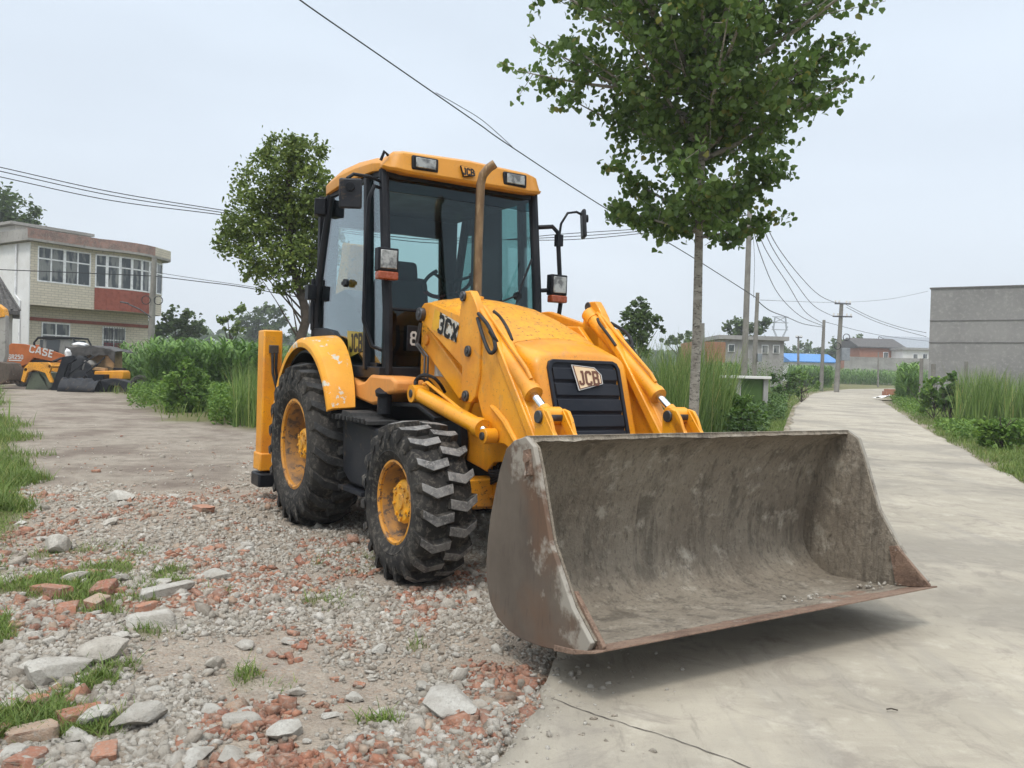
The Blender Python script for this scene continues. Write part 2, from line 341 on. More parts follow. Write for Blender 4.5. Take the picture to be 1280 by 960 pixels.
# --- wheels
def wheel(name, s, cx, cz, yc, Rt, Rb, hwid, rr, nl, pl, lw, rub, hubr, hubout, seed):
    o = -1 if s < 0 else 1       # outward direction along y
    g = G()                      # wheel disc with dished centre
    g.lathe([(rr*.93, o*(hwid*.70)), (rr*.90, o*hwid*.62), (rr*.86, -o*.02), (rr*.78, -o*.055), (hubr*1.25, -o*.06), (hubr*.6, -o*.06), (hubr*.6, -o*.075), (rr*.80, -o*.07), (rr*.9, -o*.03), (rr*.96, o*hwid*.66)], (0, 0, 0), 56, closed=True)
    W = g.build(name, M['dish'], BH, loc=(cx, yc, cz), ang=30)
    g = G(); g.lathe([(rr*.93, o*hwid*.60), (rr*.93, o*hwid*.80), (rr*.97, o*hwid*.86), (rr*1.035, o*hwid*.84), (rr*1.03, o*hwid*.74), (rr*.98, o*hwid*.66)], (0, 0, 0), 56, closed=True)
    g.build('rim', M['rim'], W, ang=30)
    g = G(); a = -o*.07
    g.lathe([(.001, o*hubout), (hubr*.35, o*hubout), (hubr*.38, o*(hubout-.012)), (hubr*.86, o*(hubout-.016)), (hubr*.98, o*(hubout-.035)), (hubr, o*.0), (hubr*1.2, -o*.01), (hubr*1.22, a), (.001, a)], (0, 0, 0), 40)
    for i in range(8):
        t = i*math.pi/4+.2; r_ = hubr*.68; g.cyl((r_*math.cos(t), o*(hubout-.02), r_*math.sin(t)), (r_*math.cos(t), o*(hubout-.003), r_*math.sin(t)), .013, 6)
    for i in range(3):
        t = i*2.094+.5; g.obox((hubr*.72*math.cos(t), o*(hubout-.012), hubr*.72*math.sin(t)), (hubr*.32, .012, .03), Matrix.Rotation(-t, 3, 'Y'))
    for i in range(10):
        t = i*math.pi/5; r_ = hubr*1.55
        g.cyl((r_*math.cos(t), -o*.06, r_*math.sin(t)), (r_*math.cos(t), -o*.035, r_*math.sin(t)), .016, 6)
    g.build('hub', M['hub'], W, ang=30)
    # tyre carcass
    h = hwid; g = G()
    half = [(rr*.985, h*.70), (rr*1.03, h*.86), (rr+(Rb-rr)*.28, h*.985), (rr+(Rb-rr)*.5, h*1.02), (rr+(Rb-rr)*.75, h*.985), (Rb*.965, h*.90), (Rb*.99, h*.76), (Rb, h*.4)]
    prof = [(r_, -y) for r_, y in half] + [(r_, y) for r_, y in reversed(half)]
    g.lathe(prof+[(rr*.96, h*.4), (rr*.96, -h*.4)], (0, 0, 0), 72, closed=True)
    for side in (-1, 1):         # moulded rings on the side wall
        g.lathe([(rr+(Rb-rr)*.26, side*h*.975), (rr+(Rb-rr)*.30, side*h*1.005), (rr+(Rb-rr)*.34, side*h*.99)], (0, 0, 0), 72)
    g.build('tyre', M['rubber'], W, ang=50)
    # tread bars
    g = G(); rg = random.Random(seed)
    for side in (-1, 1):
        for k in range(nl):
            t0 = 2*math.pi*(k+(0 if side < 0 else .5))/nl + rg.uniform(-.01, .01)
            secs = []
            for (y, dt, rt, rb, ww) in pl:
                secs.append((side*y, t0+dt, rt+rg.uniform(-.003, .002), rb, ww))
            vs = []
            for y, t, rt, rb, ww in secs:
                for r_, q in ((rb, -.62), (rt, -.5), (rt, .5), (rb, .62)):
                    tt = t+q*ww/Rt; vs.append((r_*math.cos(tt), y, r_*math.sin(tt)))
            b = len(g.v); g.v += vs; n = len(secs)
            for i in range(n-1):
                for j in range(3):
                    g.f.append((b+i*4+j, b+i*4+j+1, b+(i+1)*4+j+1, b+(i+1)*4+j)); g.m.append(1 if (j == 1 and i > 0) else 0)
            g.f.append((b, b+3, b+2, b+1)); g.m.append(0); g.f.append((b+(n-1)*4, b+(n-1)*4+1, b+(n-1)*4+2, b+(n-1)*4+3)); g.m.append(0)
    g.build('tread_bars', [M['rubber'], rub], W, bevel=.004, ang=30)
    return W
fpl = [(.196, .03, .43, .40, .045), (.184, .0, .505, .44, .052), (.10, -.10, .527, .465, .062), (-.012, -.05, .530, .468, .060)]
rpl = [(.225, .06, .60, .56, .06), (.215, .02, .675, .60, .062), (.12, -.09, .713, .65, .066), (-.02, -.15, .716, .65, .062)]
for s in (-1, 1):
    wheel('front_wheel', s, 2.17, .512, s*.925, .527, .482, .185, .268, 19, fpl, .07, M['lugtop'], .145, .12, 3+s)
    wheel('rear_wheel', s, 0.0, .70, s*.90, .715, .662, .215, .385, 21, rpl, .07, M['lugtop_dark'], .135, .12, 8+s)

# --- chassis, engine side skirts, tank, steps
g = G()
g.box(-1.15, 2.3, -.34, .34, .62, 1.12); g.box(-1.2, 1.15, -.66, .66, 1.08, 1.30)
g.box(1.1, 2.45, -.40, .40, .80, 1.30)
g.build('chassis_frame', M['black'], BH, bevel=.012)
g = G(); g.beam((0, -.8, .70), (0, .8, .70), .22, .24); g.cyl((0, -.82, .70), (0, .82, .70), .09)
g.build('rear_axle', M['black'], BH)
g = G(); g.beam((2.17, -.74, .55), (2.17, .74, .55), .20, .19); g.cyl((2.17, -.8, .51), (2.17, .8, .51), .07); g.lathe([(.02, -.14), (.17, -.1), (.19, 0), (.17, .1), (.02, .14)], (2.17, 0, .50), 24)
g.box(2.0, 2.34, -.12, .12, .5, .85)
g.build('front_axle', M['yellow_dirty'], BH, bevel=.01)
def side_low(s):
    g = G()
    pr = [(.70, .97), (1.44, .93), (1.46, .86), (1.46, .50), (1.42, .46), (.90, .46), (.72, .55)]
    g.prism(pr, s*.50, s*.90); g.build('fuel_tank' if s < 0 else 'battery_box', M['blackdust'], BH, bevel=.02)
    g = G()                  # black skirt arching over the front wheel
    pr = [(.40, 1.27), (.9, 1.17), (1.25, 1.12), (1.72, 1.13), (1.98, 1.05), (2.02, .9), (2.0, .70), (1.75, .70), (1.5, .9), (.7, .98), (.45, 1.0)]
    g.prism(pr, s*.46, s*.52)
    g.prism([(.40, 1.27), (.9, 1.17), (1.25, 1.12), (1.72, 1.13), (2.00, 1.05), (1.99, 1.02), (1.71, 1.10), (1.25, 1.09), (.9, 1.13), (.40, 1.23)], s*.46, s*.72)
    g.build('side_skirt', M['black'], BH, bevel=.006)
    g = G()                  # tread plate on the tank
    g.prism([(.66, .975), (1.40, .955), (1.40, .985), (1.10, 1.00), (1.08, 1.03), (.88, 1.04), (.86, 1.005), (.66, 1.01)], s*.72, s*.97)
    for i in range(9): x = .70+i*.08; g.box(x, x+.03, min(s*.974, s*.992), max(s*.974, s*.992), .965, 1.0)
    g.build('upper_step', M['lugtop_dark'], BH, bevel=.003)
    g = G(); g.box(.72, 1.22, min(s*.60, s*.93), max(s*.60, s*.93), .40, .435); g.box(.76, .80, min(s*.6, s*.63), max(s*.6, s*.63), .43, .6); g.box(1.1, 1.14, min(s*.6, s*.63), max(s*.6, s*.63), .43, .6)
    g.build('lower_step', M['blackdust'], BH, bevel=.004)
    g = G()                  # orange cab sill
    pr = [(.52, 1.31), (.54, 1.17), (.70, 1.13), (1.05, 1.09), (1.22, 1.11), (1.32, 1.18), (1.50, 1.20), (1.50, 1.285), (1.42, 1.315), (1.02, 1.325), (.90, 1.27), (.78, 1.255)]
    g.prism(pr, s*.55, s*.80); g.build('cab_sill', M['orange_plastic'], BH, bevel=.022)
    g = G(); g.cyl((1.27, s*.78, 1.03), (1.27, s*.78, 1.18), .055); g.cyl((1.27, s*.78, 1.18), (1.28, s*.79, 1.215), .07); g.box(1.2, 1.36, min(s*.77, s*.79), max(s*.77, s*.79), 1.2, 1.225)
    g.build('filler_cap', M['black'], BH, bevel=.004)
mir(side_low)
def front_plate(s):          # yellow side frame plates of the front chassis and loader towers
    v = s*.42
    P = [mp(x, y, -.44) for x, y in ((556, 470), (575, 490), (582, 516), (583, 576), (600, 585), (608, 590), (617, 578), (640, 576), (655, 540), (640, 470), (600, 400), (560, 400))]
    g = G(); g.prism(P, s*.40, s*.44)
    P = [mp(x, y, -.46) for x, y in ((529, 480), (545, 486), (578, 512), (584, 520), (600, 470), (597, 400), (548, 398), (540, 440))]
    g.prism(P, s*.43, s*.46)
    g.build('front_frame_plate', M['yellow'], BH, bevel=.008)
    P = [mp(x, y, -.40) for x, y in ((586, 603), (616, 596), (634, 585), (660, 585), (660, 634), (586, 637))]
    g = G(); g.prism(P, s*.30, s*.40); Q = mp(586, 612, -.4); g.prism([(Q[0]-.02, Q[1]), (Q[0]+.7, Q[1]+.02), (Q[0]+.7, Q[1]-.004), (Q[0]-.02, Q[1]-.02)], s*.40, s*.43)
    g.build('lower_frame_beam', M['yellow_dirty'], BH, bevel=.006)
mir(front_plate)
g = G(); g.box(2.2, 2.75, -.36, .36, .60, .92); g.cyl((2.5, -.42, .72), (2.5, .42, .72), .04)
for i in range(5): g.tube([(2.0+.1*i, -.40, .78), (2.3, -.43, .70-.02*i), (2.7, -.38, .74+.015*i)], .012, 6)
g.build('front_hose_bundle', M['black'], BH, bevel=.01)

# --- fenders
def fender(s):
    g = G(); rings = []
    n = 30
    for i in range(n+1):
        a = R(205) - (R(205)-R(-38 if False else 34))*i/n if False else R(200-(200-22)*i/n)
        # arc from behind the wheel over the top to the front
        f = i/n
        cxz = (0.0, .70)
        ro = .84; ri = .98
        vi = .74 + .10*max(0, (f-.55)/.45)**1.5
        def pt(rad, a_): return (cxz[0]+rad*math.cos(a_)*.93, cxz[1]+rad*math.sin(a_))
        a2 = a
        o = pt(ro, a2); mpt = pt(ro+.045, a2); ii = pt(ri-.02, a2); 
        ring = [(o[0], s*1.045, o[1]), (mpt[0]*1.0, s*1.05, mpt[1]), (pt(ro+.085, a2)[0], s*1.02, pt(ro+.085, a2)[1]), (pt(ri-.035, a2)[0], s*.90, pt(ri-.035, a2)[1]), (ii[0], s*vi, ii[1]), (pt(ri-.05, a2)[0], s*vi, pt(ri-.05, a2)[1]), (pt(ro+.05, a2)[0], s*1.0, pt(ro+.05, a2)[1])]
        rings.append(ring)
    g.loft(rings)
    g.build('fender', M['fender_paint'], BH, ang=50, bevel=.004)
    g = G(); rings = []      # black wheel-arch liner
    for i in range(20):
        a = R(190-168*i/19); q = .80
        rings.append([(q*math.cos(a)*.93, s*1.0, .70+q*math.sin(a)), (q*math.cos(a)*.93, s*.52, .70+q*math.sin(a)+.05), (.82*math.cos(a)*.93, s*.52, .72+.82*math.sin(a)+.05), (.82*math.cos(a)*.93, s*1.0, .72+q*math.sin(a))])
    g.loft(rings); g.build('wheel_arch_liner', M['black'], BH)
mir(fender)

# --- cab
cabA = [(.955, .70, 2.93), (1.085, .70, 1.86), (1.11, .69, 1.33)]
g = G()
for s in (-1, 1):
    g.tube([(.955, s*.705, 2.95), (1.06, s*.705, 2.1), (1.09, s*.70, 1.84), (1.10, s*.69, 1.32)], .042, 8)
    g.beam((.72, s*.735, 2.95), (.83, s*.745, 1.36), .075, .05, (1, 0, 0))
    g.tube([(-.24, s*.70, 2.98), (-.42, s*.72, 2.4), (-.52, s*.73, 2.0), (-.52, s*.74, 1.66)], .045, 8)
    # lower door frame following the fender
    g.prism([(-.56, 1.74), (-.30, 1.735), (-.0, 1.70), (.20, 1.58), (.33, 1.44), (.40, 1.40), (1.12, 1.385), (1.12, 1.30), (.30, 1.30), (.0, 1.50), (-.56, 1.50)], s*.70, s*.765)
    g.beam((-.26, s*.71, 2.955), (.97, s*.71, 2.925), .05, .07)
    g.box(.74, 1.0, min(s*.70, s*.74), max(s*.70, s*.74), 1.36, 1.42)
g.beam((.955, -.70, 2.93), (.955, .70, 2.93), .05, .08); g.beam((1.10, -.70, 1.345), (1.10, .70, 1.345), .05, .09)
g.beam((1.09, -.70, 1.845), (1.09, .70, 1.845), .03, .022)
g.beam((1.10, -.37, 1.35), (1.09, -.37, 1.9), .05, .05, (1, 0, 0)); g.beam((1.10, .37, 1.35), (1.09, .37, 1.9), .05, .05, (1, 0, 0))
# rear wall: corner posts, header, lower wall
for s in (-1, 1): g.prism([(s*.73, 2.98), (s*.50, 2.98), (s*.54, 2.75), (s*.56, 1.9), (s*.52, 1.6), (s*.73, 1.6)], -.56, -.50, 'x')
g.box(-.56, -.50, -.70, .70, 2.72, 2.98); g.box(-.56, -.50, -.72, .72, 1.25, 1.72); 
g.box(-.55, 1.08, -.70, .70, 1.29, 1.315)       # floor
g.box(-.45, .95, -.68, .68, 2.88, 2.97)         # headliner
g.prism([(-.12, 2.95), (.44, 2.95), (.50, 1.9), (.40, 1.5), (-.10, 1.5)], .685, .70)
CAB = g.build('cab_frame', M['black'], BH, bevel=.006)
# roof
g = G()
def rring(x, hw, zb, zt, r_=.07):
    return [(x, -hw, zb), (x, -hw-.005, zb+(zt-zb)*.5), (x, -hw+r_*.6, zt-.015), (x, -hw+r_*1.8, zt), (x, 0, zt+.012), (x, hw-r_*1.8, zt), (x, hw-r_*.6, zt-.015), (x, hw+.005, zb+(zt-zb)*.5), (x, hw, zb)]
g.loft([rring(-.47, .60, 2.93, 2.97, .03), rring(-.42, .70, 2.925, 3.03), rring(-.25, .76, 2.95, 3.10), rring(.1, .775, 2.96, 3.125), rring(.5, .775, 2.955, 3.11), rring(.85, .765, 2.945, 3.075), rring(.97, .74, 2.935, 3.05), rring(1.0, .70, 2.93, 3.03)])
# front visor, taller than the roof behind it, with a bevelled left and right end
def vring(v, x0, x1, zb, zt): return [(x0, v, zb+.02), (x1-.02, v, zb), (x1, v, zb+.02), (x1-.03, v, zt-.025), (x1-.075, v, zt), (x0, v, zt-.01)]
g.loft([vring(-.745, .80, 1.03, 2.95, 3.0), vring(-.70, .80, 1.07, 2.93, 3.035), vring(-.66, .78, 1.10, 2.925, 3.085), vring(-.58, .75, 1.11, 2.915, 3.10), vring(0, .75, 1.13, 2.91, 3.115), vring(.58, .75, 1.11, 2.915, 3.10), vring(.66, .78, 1.10, 2.925, 3.085), vring(.70, .80, 1.07, 2.93, 3.035), vring(.745, .80, 1.03, 2.95, 3.0)])
g.build('roof', M['roof'], BH, bevel=.008, ang=45)
g = G(); g.tube([(1.02, -.70, 3.05), (1.04, -.74, 3.07), (1.02, -.76, 3.0)], .012, 6); g.build('aerial_stub', M['black'], BH)
# roof work lights
def work_light(v):
    z = 3.005; x = 1.108
    g = G(); g.box(x-.02, x+.012, v-.115, v+.115, z-.055, z+.058)
    o = g.build('work_light', M['black'], BH, bevel=.012)
    g = G(); g.box(x+.012, x+.026, v-.088, v+.088, z-.038, z+.042); g.build('lens', M['lens'], o, bevel=.006)
work_light(-.42); work_light(.42)
# glass
def quad(p, th=.006):
    p = [Vector(q) for q in p]; n = (p[1]-p[0]).cross(p[2]-p[0]).normalized()*th; k = len(p)
    return G().add([tuple(q) for q in p]+[tuple(q+n) for q in p], [tuple(range(k)), tuple(range(2*k-1, k-1, -1))]+[(i, (i+1) % k, (i+1) % k+k, i+k) for i in range(k)])
# slightly bowed windscreen built from strips
def bowed(zs, name, mat, v0=-.67, v1=.67):
    g = G(); outer = []; inner = []
    nv = 12
    for z in zs:
        x0 = .965 + (2.93-z)/(2.93-1.86)*.125
        outer.append([(x0+.035*(1-(2*j/nv-1)**2), v0+(v1-v0)*j/nv, z) for j in range(nv+1)])
    vs = [p for r in outer for p in r]; k = nv+1
    vs2 = [(x-.006, y, z) for x, y, z in vs]; nn = len(vs)
    fs = [(i*k+j, i*k+j+1, (i+1)*k+j+1, (i+1)*k+j) for i in range(len(zs)-1) for j in range(nv)]
    g.add(vs, fs); g.add(vs2, fs)
    return g.build(name, mat, BH, ang=60)
bowed([2.775, 2.3, 1.857], 'windscreen', M['glass']); bowed([2.89, 2.78], 'sun_band', M['glass_band'])
for s in (-1, 1):
    quad([(1.10, s*.66, 1.40), (1.10, s*.40, 1.40), (1.095, s*.40, 1.83), (1.095, s*.66, 1.83)]).build('lower_front_window', M['glass_dark'], BH, smooth=False)
    d = quad([(-.48, s*.735, 1.73), (-.28, s*.735, 1.73), (.02, s*.735, 1.69), (.22, s*.735, 1.57), (.36, s*.735, 1.42), (.79, s*.735, 1.41), (.70, s*.725, 2.91), (-.22, s*.715, 2.94), (-.40, s*.725, 2.4), (-.49, s*.735, 2.0)]).build('door_window', M['glass'], BH, smooth=False)
    g = G(); g.cyl((.30, s*.735, 2.10), (.30, s*.775, 2.10), .035, 12); g.box(.24, .37, min(s*.76, s*.775), max(s*.76, s*.775), 2.085, 2.115)
    g.build('window_catch', M['black'], d, bevel=.003)
    if s < 0:
        mw = frame((.545, -.7445, 1.585), (1, 0, 0), (0, 0, 1))
        a = G(); a.prism([(.33, 1.69), (.74, 1.665), (.72, 1.52), (.39, 1.46)], -.7425, -.7435); a.build('window_badge', M['decal_dim'], d, smooth=False)
        text('badge_letters', 'JCB', .135, mw, M['black_ink'], d, .0008, sx=.95, th=.22)
    quad([(.77, s*.735, 1.41), (1.04, s*.715, 1.41), (1.04, s*.715, 1.9), (.94, s*.715, 2.90), (.75, s*.73, 2.91)]).build('quarter_window', M['glass'], BH, smooth=False)
    g = G()           # door handle bar and hinge boxes
    g.tube([(.955, s*.72, 2.80), (1.0, s*.80, 2.80), (1.0, s*.84, 2.70), (.97, s*.845, 2.3), (.95, s*.84, 1.75), (.99, s*.78, 1.55), (1.05, s*.72, 1.52)], .016, 8)
    if s < 0: g.build('grab_bar', M['black'], BH)
    g = G(); g.obox((-.33, s*.79, 2.84), (.13, .10, .15), (0, 0, .3*s)); g.tube([(-.30, s*.76, 2.9), (-.26, s*.72, 2.95)], .02, 8)
    g.build('rear_side_lamp', M['black'], BH, bevel=.02)
    g = G(); g.box(-.56, -.46, min(s*.76, s*.84), max(s*.76, s*.84), 2.0, 2.14); g.box(-.56, -.50, min(s*.74, s*.80), max(s*.74, s*.80), 1.78, 1.95); g.cyl((-.5, s*.78, 1.72), (-.5, s*.78, 2.2), .018)
    g.build('door_hinge', M['black'], BH, bevel=.006)
    # mirror on its arm
    g = G()
    g.tube([(.97, s*.74, 2.85), (1.0, s*.84, 2.865), (1.02, s*.98, 2.86), (1.02, s*1.03, 2.82)] if s < 0 else [(.97, s*.74, 2.66), (1.05, s*.86, 2.67), (1.07, s*.905, 2.62), (1.07, s*.915, 2.5), (1.06, s*.95, 2.2), (1.05, s*.97, 2.0), (1.06, s*.93, 1.75), (1.09, s*.72, 1.62)], .014 if s < 0 else .02, 8)
    if s > 0:
        g.tube([(1.07, s*.915, 2.55), (1.08, s*.93, 2.70), (1.09, s*.99, 2.80), (1.10, s*1.08, 2.82), (1.10, s*1.15, 2.80)], .011, 8); g.box(1.04, 1.10, .89, .945, 2.50, 2.60)
    ar = g.build('mirror_arm', M['black'], BH)
    g = G()
    if s < 0: cx, cy, cz, rz = 1.02, -1.0, 2.71, R(-28)
    else: cx, cy, cz, rz = 1.10, 1.16, 2.72, R(62)
    rot = Euler((0, R(6) if s < 0 else R(-4), rz)).to_matrix()
    g.obox((cx, cy, cz), (.035, .175 if s < 0 else .17, .23 if s < 0 else .25), rot)
    o = g.build('mirror', M['mirror_back'], BH, bevel=.016)
    g = G(); q = Vector((cx, cy, cz)); nrm = rot @ Vector((1, 0, 0)); g.cyl(q+nrm*.01+Vector((0, 0, .05)), q+nrm*.04+Vector((0, 0, .05)), .035, 12); g.build('mirror_joint', M['black'], o, bevel=.003)
    # head lamp below, on the front pillar
    hx, hy, hz = (1.17, -.735, 2.175) if s < 0 else (1.12, .905, 2.115)
    g = G(); g.box(hx-.08, hx, hy-.085, hy+.085, hz-.05, hz+.13); g.tube([(hx-.06, hy, hz), (1.06, s*.72, hz-.02)], .02, 8)
    o = g.build('head_lamp', M['black'], BH, bevel=.015)
    g = G(); g.box(hx, hx+.012, hy-.068, hy+.068, hz-.032, hz+.112); g.build('lens', M['lens'], o, bevel=.006)
    g = G(); g.box(hx-.07, hx+.01, hy-.083, hy+.083, hz-.115, hz-.052); g.build('indicator_lamp', M['amber'], o, bevel=.01)
# interior
g = G(); g.box(-.25, .35, -.28, .28, 1.5, 1.72); g.prism([(-.28, 1.68), (-.10, 1.72), (-.18, 2.22), (-.26, 2.28), (-.34, 2.2)], -.26, .26); g.prism([(-.22, 2.2), (-.16, 2.25), (-.19, 2.40), (-.26, 2.42), (-.30, 2.3)], -.15, .15); g.box(-.2, .3, -.36, -.29, 1.6, 1.9); g.box(-.2, .3, .29, .36, 1.6, 1.9); g.box(-.1, .2, -.2, .2, 1.3, 1.5)
g.build('seat', M['seat'], BH, bevel=.05)
g = G(); g.prism([(.72, 1.32), (.98, 1.32), (.98, 1.80), (.86, 1.90), (.74, 1.84)], -.26, .26); g.cyl((.88, .05, 1.8), (.60, .07, 2.12), .045); g.cyl((.95, .05, 1.75), (.70, .06, 1.99), .09); g.box(-.4, .3, .45, .66, 1.35, 1.75); g.box(-.4, .25, -.66, -.45, 1.35, 1.65); g.prism([(.3, 1.35), (.6, 1.35), (.5, 1.9), (.45, 1.95), (.35, 1.8)], .40, .62); g.prism([(-.5, 1.92), (-.35, 2.05), (-.05, 2.08), (.20, 1.98), (.42, 1.75), (.5, 1.36), (-.4, 1.4)], -.64, -.40)
g.cyl((.4, .42, 1.7), (.42, .42, 2.0), .012); g.cyl((.42, .42, 2.0), (.42, .42, 2.05), .03)
g.build('dashboard', M['black'], BH, bevel=.02)
Rw = Matrix.Rotation(R(-33), 3, 'Y')
def ringpts(rad, a0, a1, n): return [Vector((.60, .07, 2.15)) + Rw @ Vector((rad*math.cos(R(a)), rad*math.sin(R(a)), 0)) for a in np.linspace(a0, a1, n)]
g = G(); g.tube(ringpts(.215, 50, 310, 26), .017, 8)
for a in (60, 180, 300): g.tube([Vector((.60, .07, 2.14)), ringpts(.205, a, a, 1)[0]], .014, 6)
g.tube([Vector((.60, .07, 2.10)), Vector((.60, .07, 2.16))], .05, 12)
sw = g.build('steering_wheel', M['seat'], BH)
g = G(); g.tube(ringpts(.215, 130, 230, 12), .0195, 8); g.build('rim_cover', M['red'], sw)
# wiper
g = G(); a = Vector((1.155, .44, 2.02)); g.cyl(a, a+Vector((.03, 0, 0)), .035, 12); g.tube([a+Vector((.035, 0, 0)), (1.19, .40, 1.86), (1.20, .33, 1.80), (1.20, .18, 1.70)], .010, 6); g.tube([a+Vector((.03, -.02, 0)), (1.16, .10, 1.88), (1.17, -.05, 1.86)], .008, 6); g.tube([a+Vector((.03, 0, .02)), (1.13, .60, 2.35)], .010, 6)
g.build('wiper', M['black'], BH)
# exhaust stack
g = G(); ex = [(1.42, -.085, 1.80), (1.42, -.09, 2.4), (1.42, -.085, 2.84), (1.43, -.072, 2.91), (1.46, -.04, 2.965), (1.49, .0, 3.0)]
g.tube(ex, .035, 16, cap=False); g.tube([Vector(p)*1.0 for p in ex], .029, 16, cap=False)
e_ = g.build('exhaust_stack', M['exhaust'], BH)
g = G(); g.cyl((1.42, -.085, 1.86), (1.42, -.085, 1.96), .052, 16); g.build('exhaust_clamp', M['yellow_dirty'], e_, bevel=.004)

# --- bonnet and nose
def hring(u, hw, zt, zb, k, r_=.10, crown=.03):
    pts = []
    def P(y, z): pts.append((u+k*(1.5-z), y, z))
    P(-hw, zb)
    P(-hw, (zb+zt)/2)
    for i in range(7):
        a = R(180-15*i); P(-hw+r_+r_*math.cos(a), zt-r_+r_*math.sin(a))
    P(-hw*.4, zt+crown*.7); P(0, zt+crown); P(hw*.4, zt+crown*.7)
    for i in range(7):
        a = R(90-15*i); P(hw-r_+r_*math.cos(a), zt-r_+r_*math.sin(a))
    P(hw, (zb+zt)/2); P(hw, zb)
    return pts
g = G(); g.loft([hring(1.13, .42, 1.93, 1.2, 0, .14), hring(1.3, .43, 1.93, 1.2, 0, .14), hring(1.6, .43, 1.88, 1.2, 0, .13), hring(1.9, .425, 1.79, 1.2, .03, .12), hring(2.2, .41, 1.68, 1.2, .08, .11), hring(2.42, .395, 1.585, 1.2, .15, .10)])
g.build('bonnet', M['yellow_dirty'], BH, ang=50)
g = G(); g.loft([hring(2.428, .395, 1.575, .93, .15, .10), hring(2.44, .40, 1.58, .93, .16, .10), hring(2.55, .395, 1.54, .93, .25, .10), hring(2.64, .38, 1.515, .93, .30, .10, .025), hring(2.675, .365, 1.50, .93, .32, .09, .02), hring(2.69, .34, 1.48, .93, .32, .08, .015)])
g.build('nose_cowl', M['yellow'], BH, ang=50)
g = G()      # grille with louvre steps
kx = lambda z: 2.69+.32*(1.5-z)
zs = np.linspace(.93, 1.43, 6)
prof = [(kx(.93)-.01, .93)]
for i in range(5):
    z0, z1 = zs[i], zs[i+1]; prof += [(kx(z0)+.012, z0), (kx(z0+.008)+.020, z0+.008), (kx(z1-.022)+.020, z1-.022), (kx(z1-.018)+.004, z1-.018)]
prof += [(kx(1.445)+.012, 1.445), (kx(1.445)-.01, 1.445)]
g.prism(prof, -.255, .255)
GR = None
g2 = G()
fr = [(-.285, .93), (-.292, 1.41), (-.275, 1.45), (-.24, 1.465), (.24, 1.465), (.275, 1.45), (.292, 1.41), (.285, .93)]
inn = [(-.262, .93), (-.268, 1.40), (-.258, 1.43), (-.235, 1.443), (.235, 1.443), (.258, 1.43), (.268, 1.40), (.262, .93)]
vs = []
for off in (-.005, .022):
    for L_ in (fr, inn): vs += [(kx(z)+off, y, z) for y, z in L_]
n = 8; fs = []
for i in range(n-1):
    fs += [(16+i, 16+i+1, 24+i+1, 24+i), (i, i+1, 16+i+1, 16+i), (8+i, 24+i, 24+i+1, 8+i+1)]
g.add(vs, fs)
GR = g.build('grille', M['grille'], BH, bevel=.003, ang=30)
# badge on the grille: irregular white-edged shield with letters
tilt = math.atan(.32)
mw = frame((kx(1.355)+.034, .0, 1.355), (0, 1, 0), (-.305, 0, .95))
def shield(sc_, dz): return [(-.075*sc_-.004, .055*sc_), (.045*sc_, .045*sc_), (.078*sc_, .012*sc_), (.078*sc_, -.030*sc_), (-.058*sc_, -.062*sc_)]
for (sc_, dz, mt, nm) in ((1.50, .000, 'white', 'badge_border'), (1.40, .002, 'badge_brown', 'badge_ground'), (1.28, .004, 'decal_cream', 'badge_panel')):
    g = G(); g.prism(shield(sc_, 0), dz-.003, dz, 'z'); o = g.build(nm, M[mt], GR, smooth=False); o.data.transform(mw)
text('badge_letters', 'JCB', .088, mw @ Matrix.Translation((.002, -.008, .005)), M['badge_brown'], GR, .001, th=.2, sx=.82)
# badge on the roof visor
mw = frame((1.137, -.045, 3.0), (0, 1, 0), (-.25, 0, 1))
for (sc_, dz, mt, nm) in ((.82, .0, 'black_ink', 'roof_badge_border'), (.74, .002, 'roof', 'roof_badge')):
    g = G(); g.prism(shield(sc_, 0), dz-.014, dz, 'z'); o = g.build(nm, M[mt], BH, smooth=False); o.data.transform(mw)
text('roof_badge_letters', 'JCB', .057, mw @ Matrix.Translation((.0, -.004, .0035)), M['black_ink'], BH, .001, sx=.8, th=.22)

